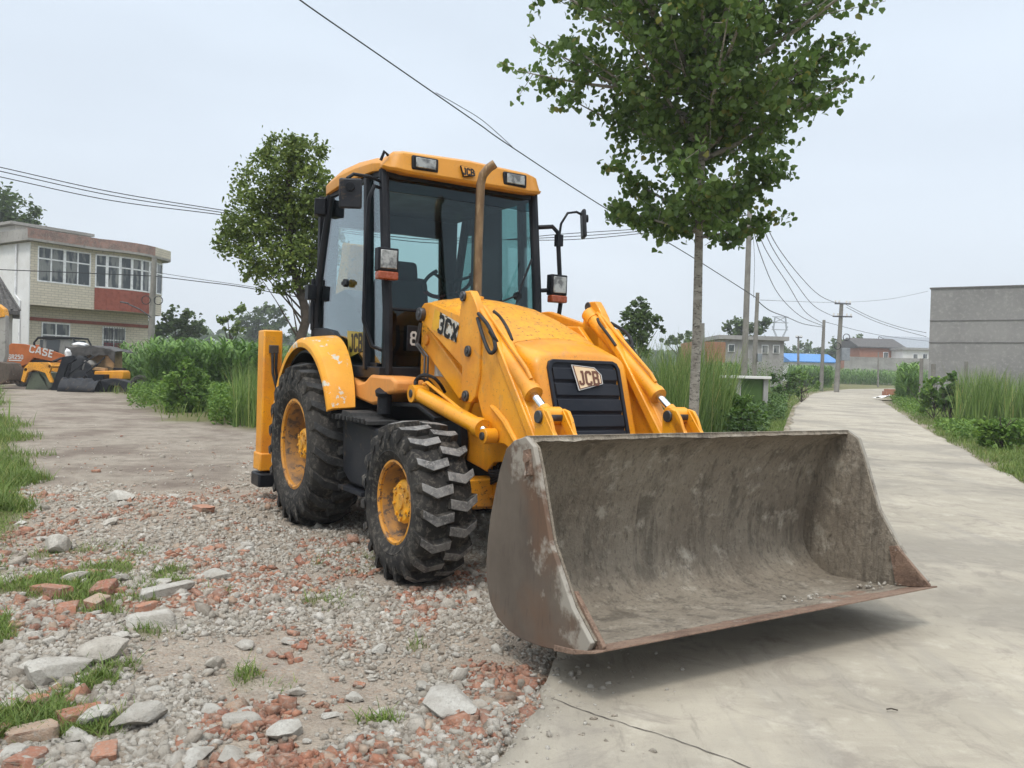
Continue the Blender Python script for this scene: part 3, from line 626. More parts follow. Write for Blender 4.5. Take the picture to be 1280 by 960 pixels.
# --- loader arms, links, cylinders (outline read off the near arm, both arms alike)
def arm(s):
    v = -.56
    def P(L_, vv=v): return [mp(x, y, vv) for x, y in L_]
    g = G()
    # rear plate with ear for the tilt cylinder
    rear = P([(525, 398), (525, 386), (530, 379), (537, 378), (574, 394), (577, 372), (580, 364), (588, 363), (592, 372), (597, 386), (600, 410), (599, 470), (594, 496), (588, 504), (580, 503), (577, 490), (577, 458), (531, 406)])
    g.prism(rear, s*.50, s*.56)
    pin = [mp(529, 393, v), mp(586, 439, v), mp(583, 495, v), mp(580, 370.5, v)]
    main = P([(594, 380), (604, 398), (624, 434), (645, 480), (668, 545), (683, 590), (690, 630), (672, 640), (655, 600), (640, 566), (628, 556), (609, 552), (600, 520), (594, 496)])
    g.prism(main, s*.47, s*.545)
    g.prism(P([(606, 400), (624, 434), (668, 545), (690, 630), (684, 632), (660, 548), (619, 440), (600, 402)]), s*.43, s*.565)
    A = g.build('loader_arm', M['yellow'], BH, bevel=.008, ang=30)
    rib = G(); rib.tube([(x, s*.547, z) for x, z in P([(612, 508), (617, 512), (630, 528), (645, 556)])], [.012, .02, .022, .018], 8); rib.build('arm_rib', M['yellow'], A)
    for i, (x, z) in enumerate(pin):
        g = G(); r_ = (.05, .038, .038, .035)[i]
        g.cyl((x, s*.495, z), (x, s*(.60 if i == 0 else .578), z), r_, 20); g.cyl((x, s*(.60 if i == 0 else .578), z), (x, s*(.607 if i == 0 else .585), z), r_*.5, 12)
        g.build('pivot_pin', M['steel'], A, bevel=.004)
    # leveller link
    g = G(); L0 = P([(531, 416), (537, 413), (541, 419), (578, 470), (578, 494), (574, 500), (532, 440)], -.50); g.prism(L0, s*.42, s*.50)
    a = mp(534, 425, -.5); g.cyl((a[0], s*.40, a[1]), (a[0], s*.52, a[1]), .04)
    g.build('leveller_link', M['yellow'], BH, bevel=.008)
    # tilt cylinder
    c0 = mp(584, 376, -.50); c1 = mp(667, 493, -.50); c2 = mp(687, 520, -.50)
    a = Vector((c0[0], s*.50, c0[1])); b = Vector((c1[0], s*.50, c1[1])); c = Vector((c2[0], s*.50, c2[1]))
    a = a+Vector((.10, 0, -.05)); d = (b-a).normalized()
    g = G(); g.cyl(a+Vector((0, 0, 0)), b, .052, 24); g.cyl(b-d*.04, b+d*.005, .060, 24); g.cyl(a-d*.03, a+d*.06, .058, 20)
    up = Vector((-d.z, 0, d.x))*-1
    if up.z < 0: up = -up
    g.tube([a+up*.06+d*.05, a+up*.075+d*.12, b+up*.072-d*.16, b+up*.055-d*.08], .013, 8)
    tcy = g.build('tilt_cylinder', M['yellow'], BH, ang=35)
    g = G(); g.cyl(b, c, .026, 16); g.build('piston_rod', M['chrome'], tcy)
    g = G(); g.cyl(c-Vector((0, .07, 0)), c+Vector((0, .07, 0)), .055, 20); g.cyl(c-d*.08, c, .035, 16); g.build('rod_eye', M['yellow'], tcy, bevel=.004)
    # bell-crank fork down to the bucket
    g = G()
    F1 = P([(668, 522), (671, 514), (678, 511), (684, 514), (688, 524), (696, 560), (700, 600), (668, 600)], -.58)
    g.prism(F1, s*.560, s*.582); g.prism(F1, s*.415, s*.437)
    F2 = P([(680, 512), (686, 510), (690, 514), (714, 556), (728, 600), (712, 600), (690, 545)], -.58)
    g.prism(F2, s*.582, s*.60) if False else None
    g.beam((c.x+.03, s*.57, c.z+.02), (c.x+.30, s*.57, c.z-.30), .03, .06); g.beam((c.x+.03, s*.43, c.z+.02), (c.x+.30, s*.43, c.z-.30), .03, .06)
    fk = g.build('tilt_fork', M['yellow'], BH, bevel=.004)
    q = mp(675, 521, -.58); g = G(); g.cyl((q[0], s*.40, q[1]), (q[0], s*.60, q[1]), .038, 20); g.build('fork_pin', M['steel'], fk, bevel=.004)
    # lift cylinder
    c0 = mp(523, 492, -.66); c1 = mp(603, 536, -.62); c2 = mp(611, 545, -.60)
    a = Vector((c0[0], s*.66, c0[1])); b = Vector((c1[0], s*.62, c1[1])); c = Vector((c2[0], s*.60, c2[1])); d = (b-a).normalized()
    g = G(); g.cyl(a, b, .055, 24); g.cyl(b-d*.05, b+d*.01, .064, 24); g.cyl(a-Vector((0, .06, 0)), a+Vector((0, .06, 0)), .065, 20)
    g.tube([a+Vector((.08, 0, .07)), a+Vector((.14, 0, .085)), b+Vector((-.2, 0, .075)), b+Vector((-.14, 0, .05))], .012, 8)
    lc = g.build('lift_cylinder', M['yellow'], BH, ang=35)
    g = G(); g.cyl(b, c, .028, 16); g.build('piston_rod', M['chrome'], lc)
    g = G(); g.cyl(c-Vector((0, .045, 0)), c+Vector((0, .045, 0)), .05, 20); g.cyl(c-d*.07, c, .036, 16); g.build('rod_eye', M['yellow'], lc, bevel=.004)
    for q_, r_ in ((a, .03), (c, .026)): g = G(); g.cyl(q_-Vector((0, .066 if r_ > .028 else .058, 0)), q_+Vector((0, .066 if r_ > .028 else .058, 0)), r_, 16); g.build('cylinder_pin', M['steel'], lc, bevel=.003)
    # hoses
    def hose(L_, vv, r_=.013, n='hydraulic_hose'):
        pts = []
        raw = [Vector((mp(x, y, -abs(w))[0], s*w, mp(x, y, -abs(w))[1])) for (x, y), w in zip(L_, vv)]
        for i in range(len(raw)-1):
            p0 = raw[max(i-1, 0)]; p1 = raw[i]; p2 = raw[i+1]; p3 = raw[min(i+2, len(raw)-1)]
            for k in range(6):
                t = k/6; pts.append(.5*((2*p1)+(p2-p0)*t+(2*p0-5*p1+4*p2-p3)*t*t+(3*p1-p0-3*p2+p3)*t**3))
        pts.append(raw[-1]); g = G(); g.tube(pts, r_, 8); g.build(n, M['hose'], BH)
    hose([(597, 398), (601, 412), (607, 430), (613, 441), (619, 436), (616, 420), (604, 404)], [.56, .59, .60, .60, .58, .56, .54])
    hose([(598, 392), (609, 405), (618, 422), (624, 432)], [.56, .58, .57, .52])
    hose([(617, 389), (625, 396), (634, 410), (640, 425)], [.44, .42, .42, .43], .011)
    hose([(524, 488), (519, 478), (526, 470), (540, 471), (550, 480), (556, 490)], [.66, .68, .66, .62, .56, .50])
    hose([(521, 488), (522, 474), (532, 468), (547, 476), (553, 486)], [.62, .64, .62, .56, .50], .011)
    hose([(520, 500), (518, 484), (523, 474), (536, 476), (545, 488)], [.70, .70, .66, .60, .54], .010)
    g = G()
    for k in range(2):
        g.tube([mp_ for mp_ in [(mp(528+k*2, 404, -.5)[0], s*.52, mp(528, 404, -.5)[1]), (mp(524+k*3, 430, -.5)[0], s*.53, mp(524, 430, -.5)[1]), (mp(534+k*4, 446, -.5)[0], s*.52, mp(534, 446, -.5)[1]), (mp(533+k*4, 484, -.5)[0], s*.52, mp(533, 484, -.5)[1])]], .009, 6)
    g.build('steel_pipe', M['steel'], BH)
    return A
armN = arm(-1); arm(1)
# worn decals on the near arm
dpoly = [mp(x, y, -.563) for x, y in ((543.5, 386), (574, 404), (570, 428), (539.5, 411))]
g = G(); g.prism(dpoly, -.5625, -.5635); g.build('model_decal', M['decal_worn'], armN, smooth=False)
ypoly = [mp(x, y, -.565) for x, y in ((543.5, 386), (550, 390), (548, 416), (539.5, 411))]
g = G(); g.prism(ypoly, -.564, -.565); g.build('decal_stripe', M['decal_yellow'], armN, smooth=False)
a = Vector((mp(549, 404, -.566)[0], -.5655, mp(549, 404, -.566)[1])); b = Vector((mp(571, 417, -.566)[0], -.5655, mp(571, 417, -.566)[1]))
mw = frame((a+b)/2, b-a, (0, 0, 1)); text('decal_letters', '3CX', .12, mw, M['black_ink'], armN, .0006, sx=1.15, th=.24)
g = G(); L_ = [mp(x, y, -.465) for x, y in ((544, 449), (557, 456), (557, 471), (543, 470))]; g.prism(L_, -.462, -.466); g.build('data_sticker', M['paper'], BH, smooth=False)
g = G(); g.box(1.13, 1.14, -.55, -.44, 1.52, 1.72); o = g.build('number_plate', M['black'], BH, bevel=.01)
text('plate_number', '8', .10, frame((1.143, -.495, 1.62), (0, 1, 0), (0, 0, 1)), M['white'], o, .001, sx=.9)

# --- stabiliser legs and backhoe behind
def stab(s):
    g = G(); y0, y1 = sorted((s*.85, s*1.04))
    g.box(-1.42, -1.20, y0, y1, .36, 1.73); g.box(-1.44, -1.18, y0-.015, y1+.015, .32, .50)
    o = g.build('stabiliser_leg', M['yellow'], BH, bevel=.015)
    g = G(); g.box(-1.46, -1.16, y0-.03, y1+.03, .16, .30); g.box(-1.36, -1.26, y0+.03, y1-.03, .28, .34); g.build('foot_pad', M['black'], o, bevel=.02)
    g = G(); g.box(-1.198, -1.16, y0+.05, y1-.05, 1.50, 1.58); g.build('top_bracket', M['steel'], o, bevel=.004)
    g = G(); g.tube([(-1.17, s*.92, 1.50), (-1.14, s*.93, 1.35), (-1.15, s*.91, 1.22), (-1.0, s*.86, 1.15), (-.9, s*.8, 1.2)], .014, 8); g.tube([(-1.17, s*.96, 1.50), (-1.12, s*.965, 1.3), (-1.10, s*.93, 1.15), (-.95, s*.88, 1.1)], .014, 8); g.build('leg_hose', M['hose'], o)
mir(stab)
g = G(); g.box(-1.42, -1.12, -.86, .86, .95, 1.12); g.box(-1.42, -1.12, -.86, .86, .45, .60); g.box(-1.35, -1.12, -.5, .5, .55, 1.0); g.box(-1.75, -1.42, -.20, .20, .50, 1.15)
g.build('rear_frame', M['yellow_dirty'], BH, bevel=.01)
g = G(); g.beam((-1.75, 0, .9), (-1.45, 0, 2.72), .22, .26, (0, 1, 0)); g.build('backhoe_boom', M['yellow_dirty'], BH, bevel=.02)
g = G(); g.beam((-1.48, 0, 2.68), (-2.15, 0, 1.25), .20, .22, (0, 1, 0)); g.cyl((-1.9, 0, 1.1), (-1.95, 0, 2.1), .05); g.build('backhoe_dipper', M['yellow_dirty'], BH, bevel=.02)
g = G(); g.prism([(-2.25, 1.28), (-2.05, 1.30), (-1.85, 1.0), (-1.82, .70), (-1.86, .68), (-1.95, .95), (-2.35, .80), (-2.50, .95), (-2.42, 1.15)], -.30, .30); g.build('digging_bucket', M['bucket_side'], BH, bevel=.01)

# --- front loader bucket
curve = [(3.885, 1.065), (3.80, 1.035), (3.735, .99), (3.68, .89), (3.645, .78), (3.605, .66), (3.585, .54), (3.575, .43), (3.585, .33), (3.625, .25), (3.69, .195), (3.78, .165), (3.90, .155), (4.05, .168), (4.20, .190), (4.33, .212)]
def resample(c, n):
    P_ = np.array(c); d = np.r_[0, np.cumsum(np.hypot(*np.diff(P_, axis=0).T))]; t = np.linspace(0, d[-1], n)
    return np.c_[np.interp(t, d, P_[:, 0]), np.interp(t, d, P_[:, 1])]
cv = resample(curve, 70)
for _ in range(6): cv[1:-1] = (cv[:-2]+2*cv[1:-1]+cv[2:])/4
tan = np.gradient(cv, axis=0); tan /= np.hypot(*tan.T)[:, None]; nrm = np.c_[tan[:, 1], -tan[:, 0]]*-1   # towards the inside
if (nrm[30] @ np.array([1, 0])) < 0: nrm = -nrm
NV = 230; vv = np.linspace(-1.165, 1.165, NV)
SS, VV = np.meshgrid(np.arange(70)*.03, vv, indexing='ij')
disp = .022*(fbm(VV*3.0+5, SS*3.0, 5, 3)-.45) + .010*(fbm(VV*26, SS*9, 3, 9)-.45) + .018*np.clip(fbm(VV*6+2, SS*7+1, 4, 17)-.56, 0, 1)*2
inner = np.stack([cv[:, None, 0]+nrm[:, None, 0]*(.012+disp), VV, cv[:, None, 1]+nrm[:, None, 1]*(.012+disp)], -1)
outer = np.stack([np.repeat((cv[:, 0]-nrm[:, 0]*.012)[:, None], NV, 1), VV, np.repeat((cv[:, 1]-nrm[:, 1]*.012)[:, None], NV, 1)], -1)
V = np.concatenate([inner.reshape(-1, 3), outer.reshape(-1, 3)]); K = 70*NV
idx = np.arange(K).reshape(70, NV); q = np.stack([idx[:-1, :-1], idx[:-1, 1:], idx[1:, 1:], idx[1:, :-1]], -1).reshape(-1, 4)
top = np.stack([idx[0, :-1], idx[0, 1:], idx[0, 1:]+K, idx[0, :-1]+K], -1)
bot = np.stack([idx[-1, :-1], idx[-1, 1:], idx[-1, 1:]+K, idx[-1, :-1]+K], -1)
BK = np_mesh('loader_bucket', V, np.concatenate([q, q[:, ::-1]+K, top, bot]), M['mud'], BH, smooth=True)
# side plates
side = [(3.885, 1.075), (3.955, 1.035), (4.0, .93), (4.11, .625), (4.285, .385), (4.42, .275), (4.40, .235), (4.295, .195), (4.05, .152), (3.90, .140), (3.78, .150), (3.68, .182), (3.61, .24), (3.568, .33), (3.558, .43), (3.568, .54), (3.588, .66), (3.628, .79), (3.665, .90), (3.72, 1.005), (3.79, 1.05)]
sm, snt, sbs = newmat('scraped_rusty_plate')      # scraped bare metal along the leading edge
v_ = coords(snt)
dist = N(snt, 'ShaderNodeVectorMath', operation='DOT_PRODUCT'); snt.links.new(v_, dist.inputs[0])
ev = Vector((4.42-3.955, .275-1.035)).normalized(); nn_ = Vector((-ev.y, ev.x))
if nn_.x < 0: nn_ = -nn_
dist.inputs[1].default_value = (nn_.x, 0, nn_.y); c0_ = nn_.x*3.955+nn_.y*1.035
nd = mrange(snt, dist.outputs['Value'], c0_-.34, c0_-.02, 0, .30)
nA = noise(snt, v_, 5.5, 9, .68); ad = N(snt, 'ShaderNodeMath', operation='ADD'); snt.links.new(nA, ad.inputs[0]); snt.links.new(nd, ad.inputs[1])
nB = noise(snt, v_, 2.2, 5, .6); nC = noise(snt, coords(snt, (3, 3, .5)), 9, 5, .7)
cc = mixc(snt, mrange(snt, nB, .35, .7), (.080, .062, .047), (.140, .112, .085)); cc = mixc(snt, mrange(snt, noise(snt, v_, 1.6, 4), .5, .65, 0, .8), cc, (.125, .066, .036)); cc = mixc(snt, mrange(snt, nC, .55, .7, 0, .5), cc, (.05, .036, .028))
cc = mixc(snt, mrange(snt, ad.outputs[0], .70, .80, 0, .75), cc, (.34, .315, .265))
snt.links.new(cc, sbs.inputs['Base Color']); sbs.inputs['Roughness'].default_value = .75; bump(snt, sbs, nA, .3, .006)
for s in (-1, 1):
    g = G(); g.prism(side, s*1.163, s*1.188); o = g.build('side_plate', sm, BK, bevel=.004, ang=20)
    g = G(); g.prism([(x_+(3.95-x_)*.012, z_+(.55-z_)*.012) for x_, z_ in side], s*1.148, s*1.161); g.build('mud_layer', M['mud'], o, ang=20)
    g = G(); g.prism([(4.20, .43), (4.245, .44), (4.45, .262), (4.445, .245), (4.25, .215)], s*1.125, s*1.147); g.build('corner_gusset', M['edge'], BK, bevel=.003)
    g = G(); x, z = 3.93, .96
    g.obox((x, s*1.196, z), (.045, .016, .12), (0, R(-15), 0)); g.cyl((x, s*1.19, z+.02), (x, s*1.215, z+.02), .022, 12); g.tube([(x-.005, s*1.205, z-.03), (x+.004, s*1.215, z-.07), (x+.02, s*1.21, z-.05)], .006, 6)
    g.build('lifting_lug', M['edge'], o, bevel=.003)
g = G(); g.prism([(4.17, .196), (4.30, .216), (4.455, .252), (4.458, .244), (4.31, .196), (4.17, .170)], -1.195, 1.195)
# ragged lip
o = g.build('cutting_edge', M['edge'], BK, bevel=.002, ang=20)
g = G(); g.prism([(3.885, 1.07), (3.865, 1.078), (3.79, 1.05), (3.76, 1.025), (3.77, 1.012), (3.80, 1.030)], -1.17, 1.17); g.build('top_stiffener', M['mud'], BK, bevel=.003)
for s in (-1, 1):
    g = G()
    for y in (.40, .60): g.prism([(3.58, .75), (3.63, .85), (3.45, .80), (3.34, .60), (3.32, .42), (3.36, .33), (3.56, .30)], s*(y-.015), s*(y+.015))
    g.cyl((3.40, s*.38, .43), (3.40, s*.62, .43), .035); g.cyl((3.44, s*.38, .72), (3.44, s*.62, .72), .03)
    g.build('mounting_bracket', M['bucket_side'], BK, bevel=.005)

# ------------------------------------------------------------------ GROUND
ROADL = [(-1.6, -8), (-.9, -2), (-.35, 1.6), (-.08, 2.8), (.05, 3.1), (.2, 3.4), (.22, 3.8), (.5, 5.0), (1.3, 7.2), (2.9, 11), (6.24, 18.5), (11.4, 33), (20.5, 56), (31, 76), (44, 90), (62, 99), (96, 107)]
ROADR = [(5.0, -8), (5.2, -2), (5.4, 3), (5.7, 6.5), (6.3, 9), (7.05, 11.3), (9.1, 16.7), (13.9, 29), (20.8, 46.4), (29.6, 64), (42, 78), (60, 87), (98, 95)]
def xat(line, y):
    a = np.array(line); return np.interp(y, a[:, 1], a[:, 0])
def axis(lo, hi, fine_lo, fine_hi, st, gr=1.13):
    v = [fine_lo]; 
    while v[-1] < fine_hi: v.append(v[-1]+st)
    s = st
    while v[-1] < hi: s *= gr; v.append(v[-1]+s)
    w = []; s = st; x = fine_lo
    while x > lo: s *= gr; x -= s; w.append(x)
    return np.array(w[::-1]+v)
LG = [(-3.0, -8), (-1.9, 2.0), (-2.75, 4.5), (-3.2, 5.57), (-4.25, 7.32), (-7.1, 12.2), (-12.6, 20.3), (-22.4, 36), (-34, 56)]     # left grass border
def masks(x, y):
    n = (fbm(x*1.1, y*1.1, 4, 5)-.47)*2.6
    # grass: left of border, right of the road, and beyond the yard
    gl = xat(LG, y)-x
    w = np.clip(.35+.03*y, .3, 1.6)
    left = np.clip((gl + n*w*.8)/(.7*w)+.15, 0, 1)*(y > 2)
    gr = x-xat(ROADR, y); right = np.clip((gr+.1+n*.25)/.25, 0, 1)
    # back verge: line running behind the machine from the yard to the road
    bk = y-np.interp(x, [-26, -18, -12.4, -7.7, -4.9, -2, 1.5, 3.6, 6], [44, 33.5, 26.7, 18, 15.7, 14.6, 13.6, 12.6, 18])
    back = np.clip((bk+n*.9)/.6, 0, 1)*((xat(ROADL, y)-x) > .15)
    rl = xat(ROADL, y)-x
    back = back*(y > 12.5)
    lverge = np.clip((5-np.abs(rl-2.7)*2+n*.6), 0, 1)*(y > 13)*(rl > .1)
    tuft = np.clip((fbm(x*2.3+9, y*2.3, 4, 21)-.50-.05*np.clip(x+2.2, 0, 9))*9, 0, 1)*np.clip((6.2-y)/.6, 0, 1)*np.clip((-.8-x)/.5, 0, 1)
    tuft2 = np.clip((fbm(x*2.2+3, y*2.2, 4, 33)-.68)*12, 0, 1)*(x < .2)*(y < 6)
    grass = np.clip(np.maximum.reduce([left, right, back, lverge, tuft, tuft2*.8]), 0, 1)
    lane = np.clip((y-(7.9+.25*np.clip(-x-2, 0, 3))+n*.5)/.8, 0, 1)*np.clip((-2.4-.17*(y-8)-x+n*.6)/.9, 0, 1)
    return grass, lane
def hgt(x, y):
    grass, lane = masks(x, y)
    base = SL*np.maximum(0, y-7)
    near = np.clip((26-y)/14, 0, 1)
    rub = (1-lane)*(1-grass)
    h = base + near*(.05*(fbm(x*.9, y*.9, 3, 1)-.5) + .035*rub*(fbm(x*3.4, y*3.4, 4, 2)-.5))
    h += .10*np.exp(-(((x+3.0)/1.5)**2+((y-7.2)/.8)**2)) + .05*np.exp(-(((x+2.2)/1.0)**2+((y-4.6)/.8)**2))
    h += grass*.03*(fbm(x*2, y*2, 3, 6))
    inroad = np.clip(np.minimum(x-xat(ROADL, y)+.12, xat(ROADR, y)+.15-x)/.2, 0, 1)
    h = h*(1-inroad) + (base-.035)*inroad
    # flat where the tyres stand
    for ux, uy in ((2.17, .92), (2.17, -.92), (0, .92), (0, -.92)):
        q = cO+ux*cF+uy*cL; k = np.exp(-(((x-q.x)**2+(y-q.y)**2)/.35)**2); h = h*(1-k) + (.0 if ux else -.0)*k
    return h
xs = axis(-400, 400, -6.5, 3.0, .055, 1.09); ys = axis(-30, 600, 2.2, 9.5, .055, 1.055)
X, Y = np.meshgrid(xs, ys); Z = hgt(X, Y); gm, lm = masks(X, Y)
Vg = np.stack([X, Y, Z], -1).reshape(-1, 3); I = np.arange(len(Vg)).reshape(X.shape)
Fg = np.stack([I[:-1, :-1], I[:-1, 1:], I[1:, 1:], I[1:, :-1]], -1).reshape(-1, 4)
gmt, gnt, gb = newmat('ground_soil')
va = N(gnt, 'ShaderNodeAttribute'); va.attribute_name = 'cover'; sx = N(gnt, 'ShaderNodeSeparateColor'); gnt.links.new(va.outputs['Color'], sx.inputs[0])
v_ = coords(gnt)
nbig = noise(gnt, v_, .7, 5, .6); nmid = noise(gnt, v_, 7, 6, .65); nfin = noise(gnt, v_, 60, 5, .7)
vor = N(gnt, 'ShaderNodeTexVoronoi'); vor.inputs['Scale'].default_value = 70; gnt.links.new(v_, vor.inputs[0])
vor2 = N(gnt, 'ShaderNodeTexVoronoi'); vor2.inputs['Scale'].default_value = 95; gnt.links.new(v_, vor2.inputs[0])
soil = mixc(gnt, mrange(gnt, nmid, .35, .65), (.43, .36, .28), (.29, .235, .18)); 
peb = ramp(gnt, [(0, (.17, .15, .13)), (.35, (.34, .31, .27)), (.6, (.42, .39, .35)), (.78, (.30, .25, .21)), (.9, (.36, .22, .15)), (1, (.46, .44, .41))])
hsv = N(gnt, 'ShaderNodeSeparateColor'); gnt.links.new(vor.outputs['Color'], hsv.inputs[0]); gnt.links.new(hsv.outputs[0], peb.inputs[0])
soil2 = mixc(gnt, mrange(gnt, nbig, .32, .62, .10, .40), soil, peb.outputs[0])
lanec = mixc(gnt, mrange(gnt, nmid, .3, .7), (.37, .315, .25), (.25, .21, .165)); lanec = mixc(gnt, mrange(gnt, nfin, .5, .72), lanec, (.38, .36, .32)); lanec = mixc(gnt, mrange(gnt, nbig, .46, .62, 0, .85), lanec, (.19, .15, .12)); lanec = mixc(gnt, mrange(gnt, noise(gnt, v_, 2.3, 7, .7), .50, .64, 0, .55), lanec, (.15, .115, .09))
grc = mixc(gnt, mrange(gnt, nmid, .35, .65), (.12, .13, .045), (.19, .17, .085)); grc = mixc(gnt, mrange(gnt, nfin, .5, .7), grc, (.13, .115, .06))
c = mixc(gnt, sx.outputs[1], soil2, lanec); c = mixc(gnt, sx.outputs[0], c, grc)
gnt.links.new(c, gb.inputs['Base Color']); gb.inputs['Roughness'].default_value = .95; gb.inputs['Specular IOR Level'].default_value = .2
ad = N(gnt, 'ShaderNodeMath', operation='MULTIPLY_ADD'); gnt.links.new(vor.outputs['Distance'], ad.inputs[0]); ad.inputs[1].default_value = -.7; gnt.links.new(nfin, ad.inputs[2]); bump(gnt, gb, ad.outputs[0], .9, .02)
GO = np_mesh('ground', Vg, Fg, gmt, smooth=True, kind='structure')
at_ = GO.data.color_attributes.new('cover', 'FLOAT_COLOR', 'POINT')
at_.data.foreach_set('color', np.stack([gm, lm, gm*0, gm*0+1], -1).astype(np.float32).ravel())

# concrete road: a slab sheet with ragged broken edges
ry = np.concatenate([np.arange(-8, 16, .09), np.arange(16, 40, .35), np.arange(40, 95, 1.2)]); NX = 60
L_ = xat(ROADL, ry) + .16*(fbm(ry*1.7, ry*0+3, 4, 8)-.5)*np.clip(2-ry/30, .6, 1.5) + .05*(fbm(ry*9, ry*0, 3, 18)-.5); R_ = xat(ROADR, ry) + .22*(fbm(ry*.9, ry*0+7, 4, 28)-.5)
T = np.linspace(0, 1, NX); RX = L_[:, None]*(1-T)+R_[:, None]*T; RY = np.repeat(ry[:, None], NX, 1)
RZ = SL*np.maximum(0, RY-7) + .012 + .010*(fbm(RX*.5, RY*.5, 3, 4)-.5)
V0 = np.stack([RX, RY, RZ], -1); V1 = V0.copy(); V1[..., 2] -= .10
n0 = RX.size; I = np.arange(n0).reshape(RX.shape)
F0 = np.stack([I[:-1, :-1], I[:-1, 1:], I[1:, 1:], I[1:, :-1]], -1).reshape(-1, 4)
sl_ = np.stack([I[:-1, 0], I[1:, 0], I[1:, 0]+n0, I[:-1, 0]+n0], -1); sr_ = np.stack([I[1:, -1], I[:-1, -1], I[:-1, -1]+n0, I[1:, -1]+n0], -1)
cm, cnt, cb = newmat('old_concrete'); v_ = coords(cnt)
vst = coords(cnt, (1.0, .22, 1))
rot = N(cnt, 'ShaderNodeMapping'); rot.inputs['Rotation'].default_value = (0, 0, R(62)); rot.inputs['Scale'].default_value = (.45, 1.5, 1); tco = N(cnt, 'ShaderNodeTexCoord'); cnt.links.new(tco.outputs['Object'], rot.inputs[0])
rot2 = N(cnt, 'ShaderNodeMapping'); rot2.inputs['Rotation'].default_value = (0, 0, R(-28)); rot2.inputs['Scale'].default_value = (1.0, .16, 1); cnt.links.new(tco.outputs['Object'], rot2.inputs[0])
n1 = noise(cnt, v_, .9, 6, .62); n2 = noise(cnt, rot.outputs[0], 3.2, 7, .72, .6); n2b = noise(cnt, rot2.outputs[0], 2.6, 6, .66, .3); n3 = noise(cnt, v_, 110, 4, .7); n4 = noise(cnt, v_, 4.5, 8, .7)
c = mixc(cnt, mrange(cnt, n1, .32, .68), (.43, .385, .305), (.32, .285, .225))
c = mixc(cnt, mrange(cnt, n2, .50, .72, 0, .42), c, (.21, .18, .15)); c = mixc(cnt, mrange(cnt, n2b, .52, .70, 0, .5), c, (.25, .23, .205))
c = mixc(cnt, mrange(cnt, n4, .54, .70, 0, .6), c, (.50, .455, .37)); c = mixc(cnt, mrange(cnt, n3, .58, .75, 0, .35), c, (.20, .18, .155))
n5 = noise(cnt, v_, 2.1, 9, .75, 1.2); c = mixc(cnt, mrange(cnt, n5, .52, .62, 0, .62), c, (.235, .205, .17)); vr = N(cnt, 'ShaderNodeTexVoronoi'); vr.inputs['Scale'].default_value = 55; cnt.links.new(v_, vr.inputs[0]); c = mixc(cnt, mrange(cnt, vr.outputs['Distance'], .10, .03, 0, .5), c, (.15, .13, .11))
n6 = noise(cnt, v_, .45, 4, .55, .6); c = mixc(cnt, mrange(cnt, n6, .49, .60, 0, .5), c, (.21, .19, .16))
wv = N(cnt, 'ShaderNodeTexNoise'); wv.inputs['Scale'].default_value = 14; wv.inputs['Detail'].default_value = 9; wv.inputs['Roughness'].default_value = .8; cnt.links.new(rot2.outputs[0], wv.inputs[0]); c = mixc(cnt, mrange(cnt, wv.outputs[0], .55, .68, 0, .45), c, (.18, .16, .13))
# dry tyre-borne dust along the broken edge
cnt.links.new(c, cb.inputs['Base Color']); cb.inputs['Roughness'].default_value = .9; cb.inputs['Specular IOR Level'].default_value = .25
hh = N(cnt, 'ShaderNodeMath', operation='ADD'); cnt.links.new(n3, hh.inputs[0]); cnt.links.new(n2, hh.inputs[1]); bump(cnt, cb, hh.outputs[0], .55, .010)
np_mesh('concrete_road', np.concatenate([V0.reshape(-1, 3), V1.reshape(-1, 3)]), np.concatenate([F0, sl_, sr_]), cm, smooth=False, kind='structure')
def gh(x, y): return float(hgt(np.array([x]), np.array([y]))[0])
def rz(x, y): return SL*max(0, y-7)+.012+.010*float(fbm(np.array([x*.5]), np.array([y*.5]), 3, 4)[0]-.5)
# cracks in the slab
cmat = plain('crack_dirt', (.10, .085, .07), .95)
def crack(pts, w, label, name='road_crack'):
    P_ = []; 
    for i in range(len(pts)-1):
        a = Vector(pts[i]); b = Vector(pts[i+1]); n = max(2, int((b-a).length/.03))
        for k in range(n): P_.append(a+(b-a)*k/n)
    P_.append(Vector(pts[-1])); g = G(); vs = []; fs = []
    for i, p in enumerate(P_):
        d = (P_[min(i+1, len(P_)-1)]-P_[max(i-1, 0)]).normalized(); q = Vector((-d.y, d.x)); j = q*random.uniform(-.006, .006); ww = w*random.uniform(.5, 1.3)
        for s in (-1, 1): pp = p+j+q*s*ww/2; vs.append((pp.x, pp.y, rz(pp.x, pp.y)+.003))
    fs = [(2*i, 2*i+1, 2*i+3, 2*i+2) for i in range(len(P_)-1)]
    g.add(vs, fs); g.build(name, cmat, kind='structure', smooth=False)
crack([(.20, 3.42), (.42, 3.22), (.62, 3.08), (.86, 2.86), (1.1, 2.6), (1.5, 2.2)], .006, '')
crack([(4.8, 14.2), (8.1, 13.3)], .014, '')

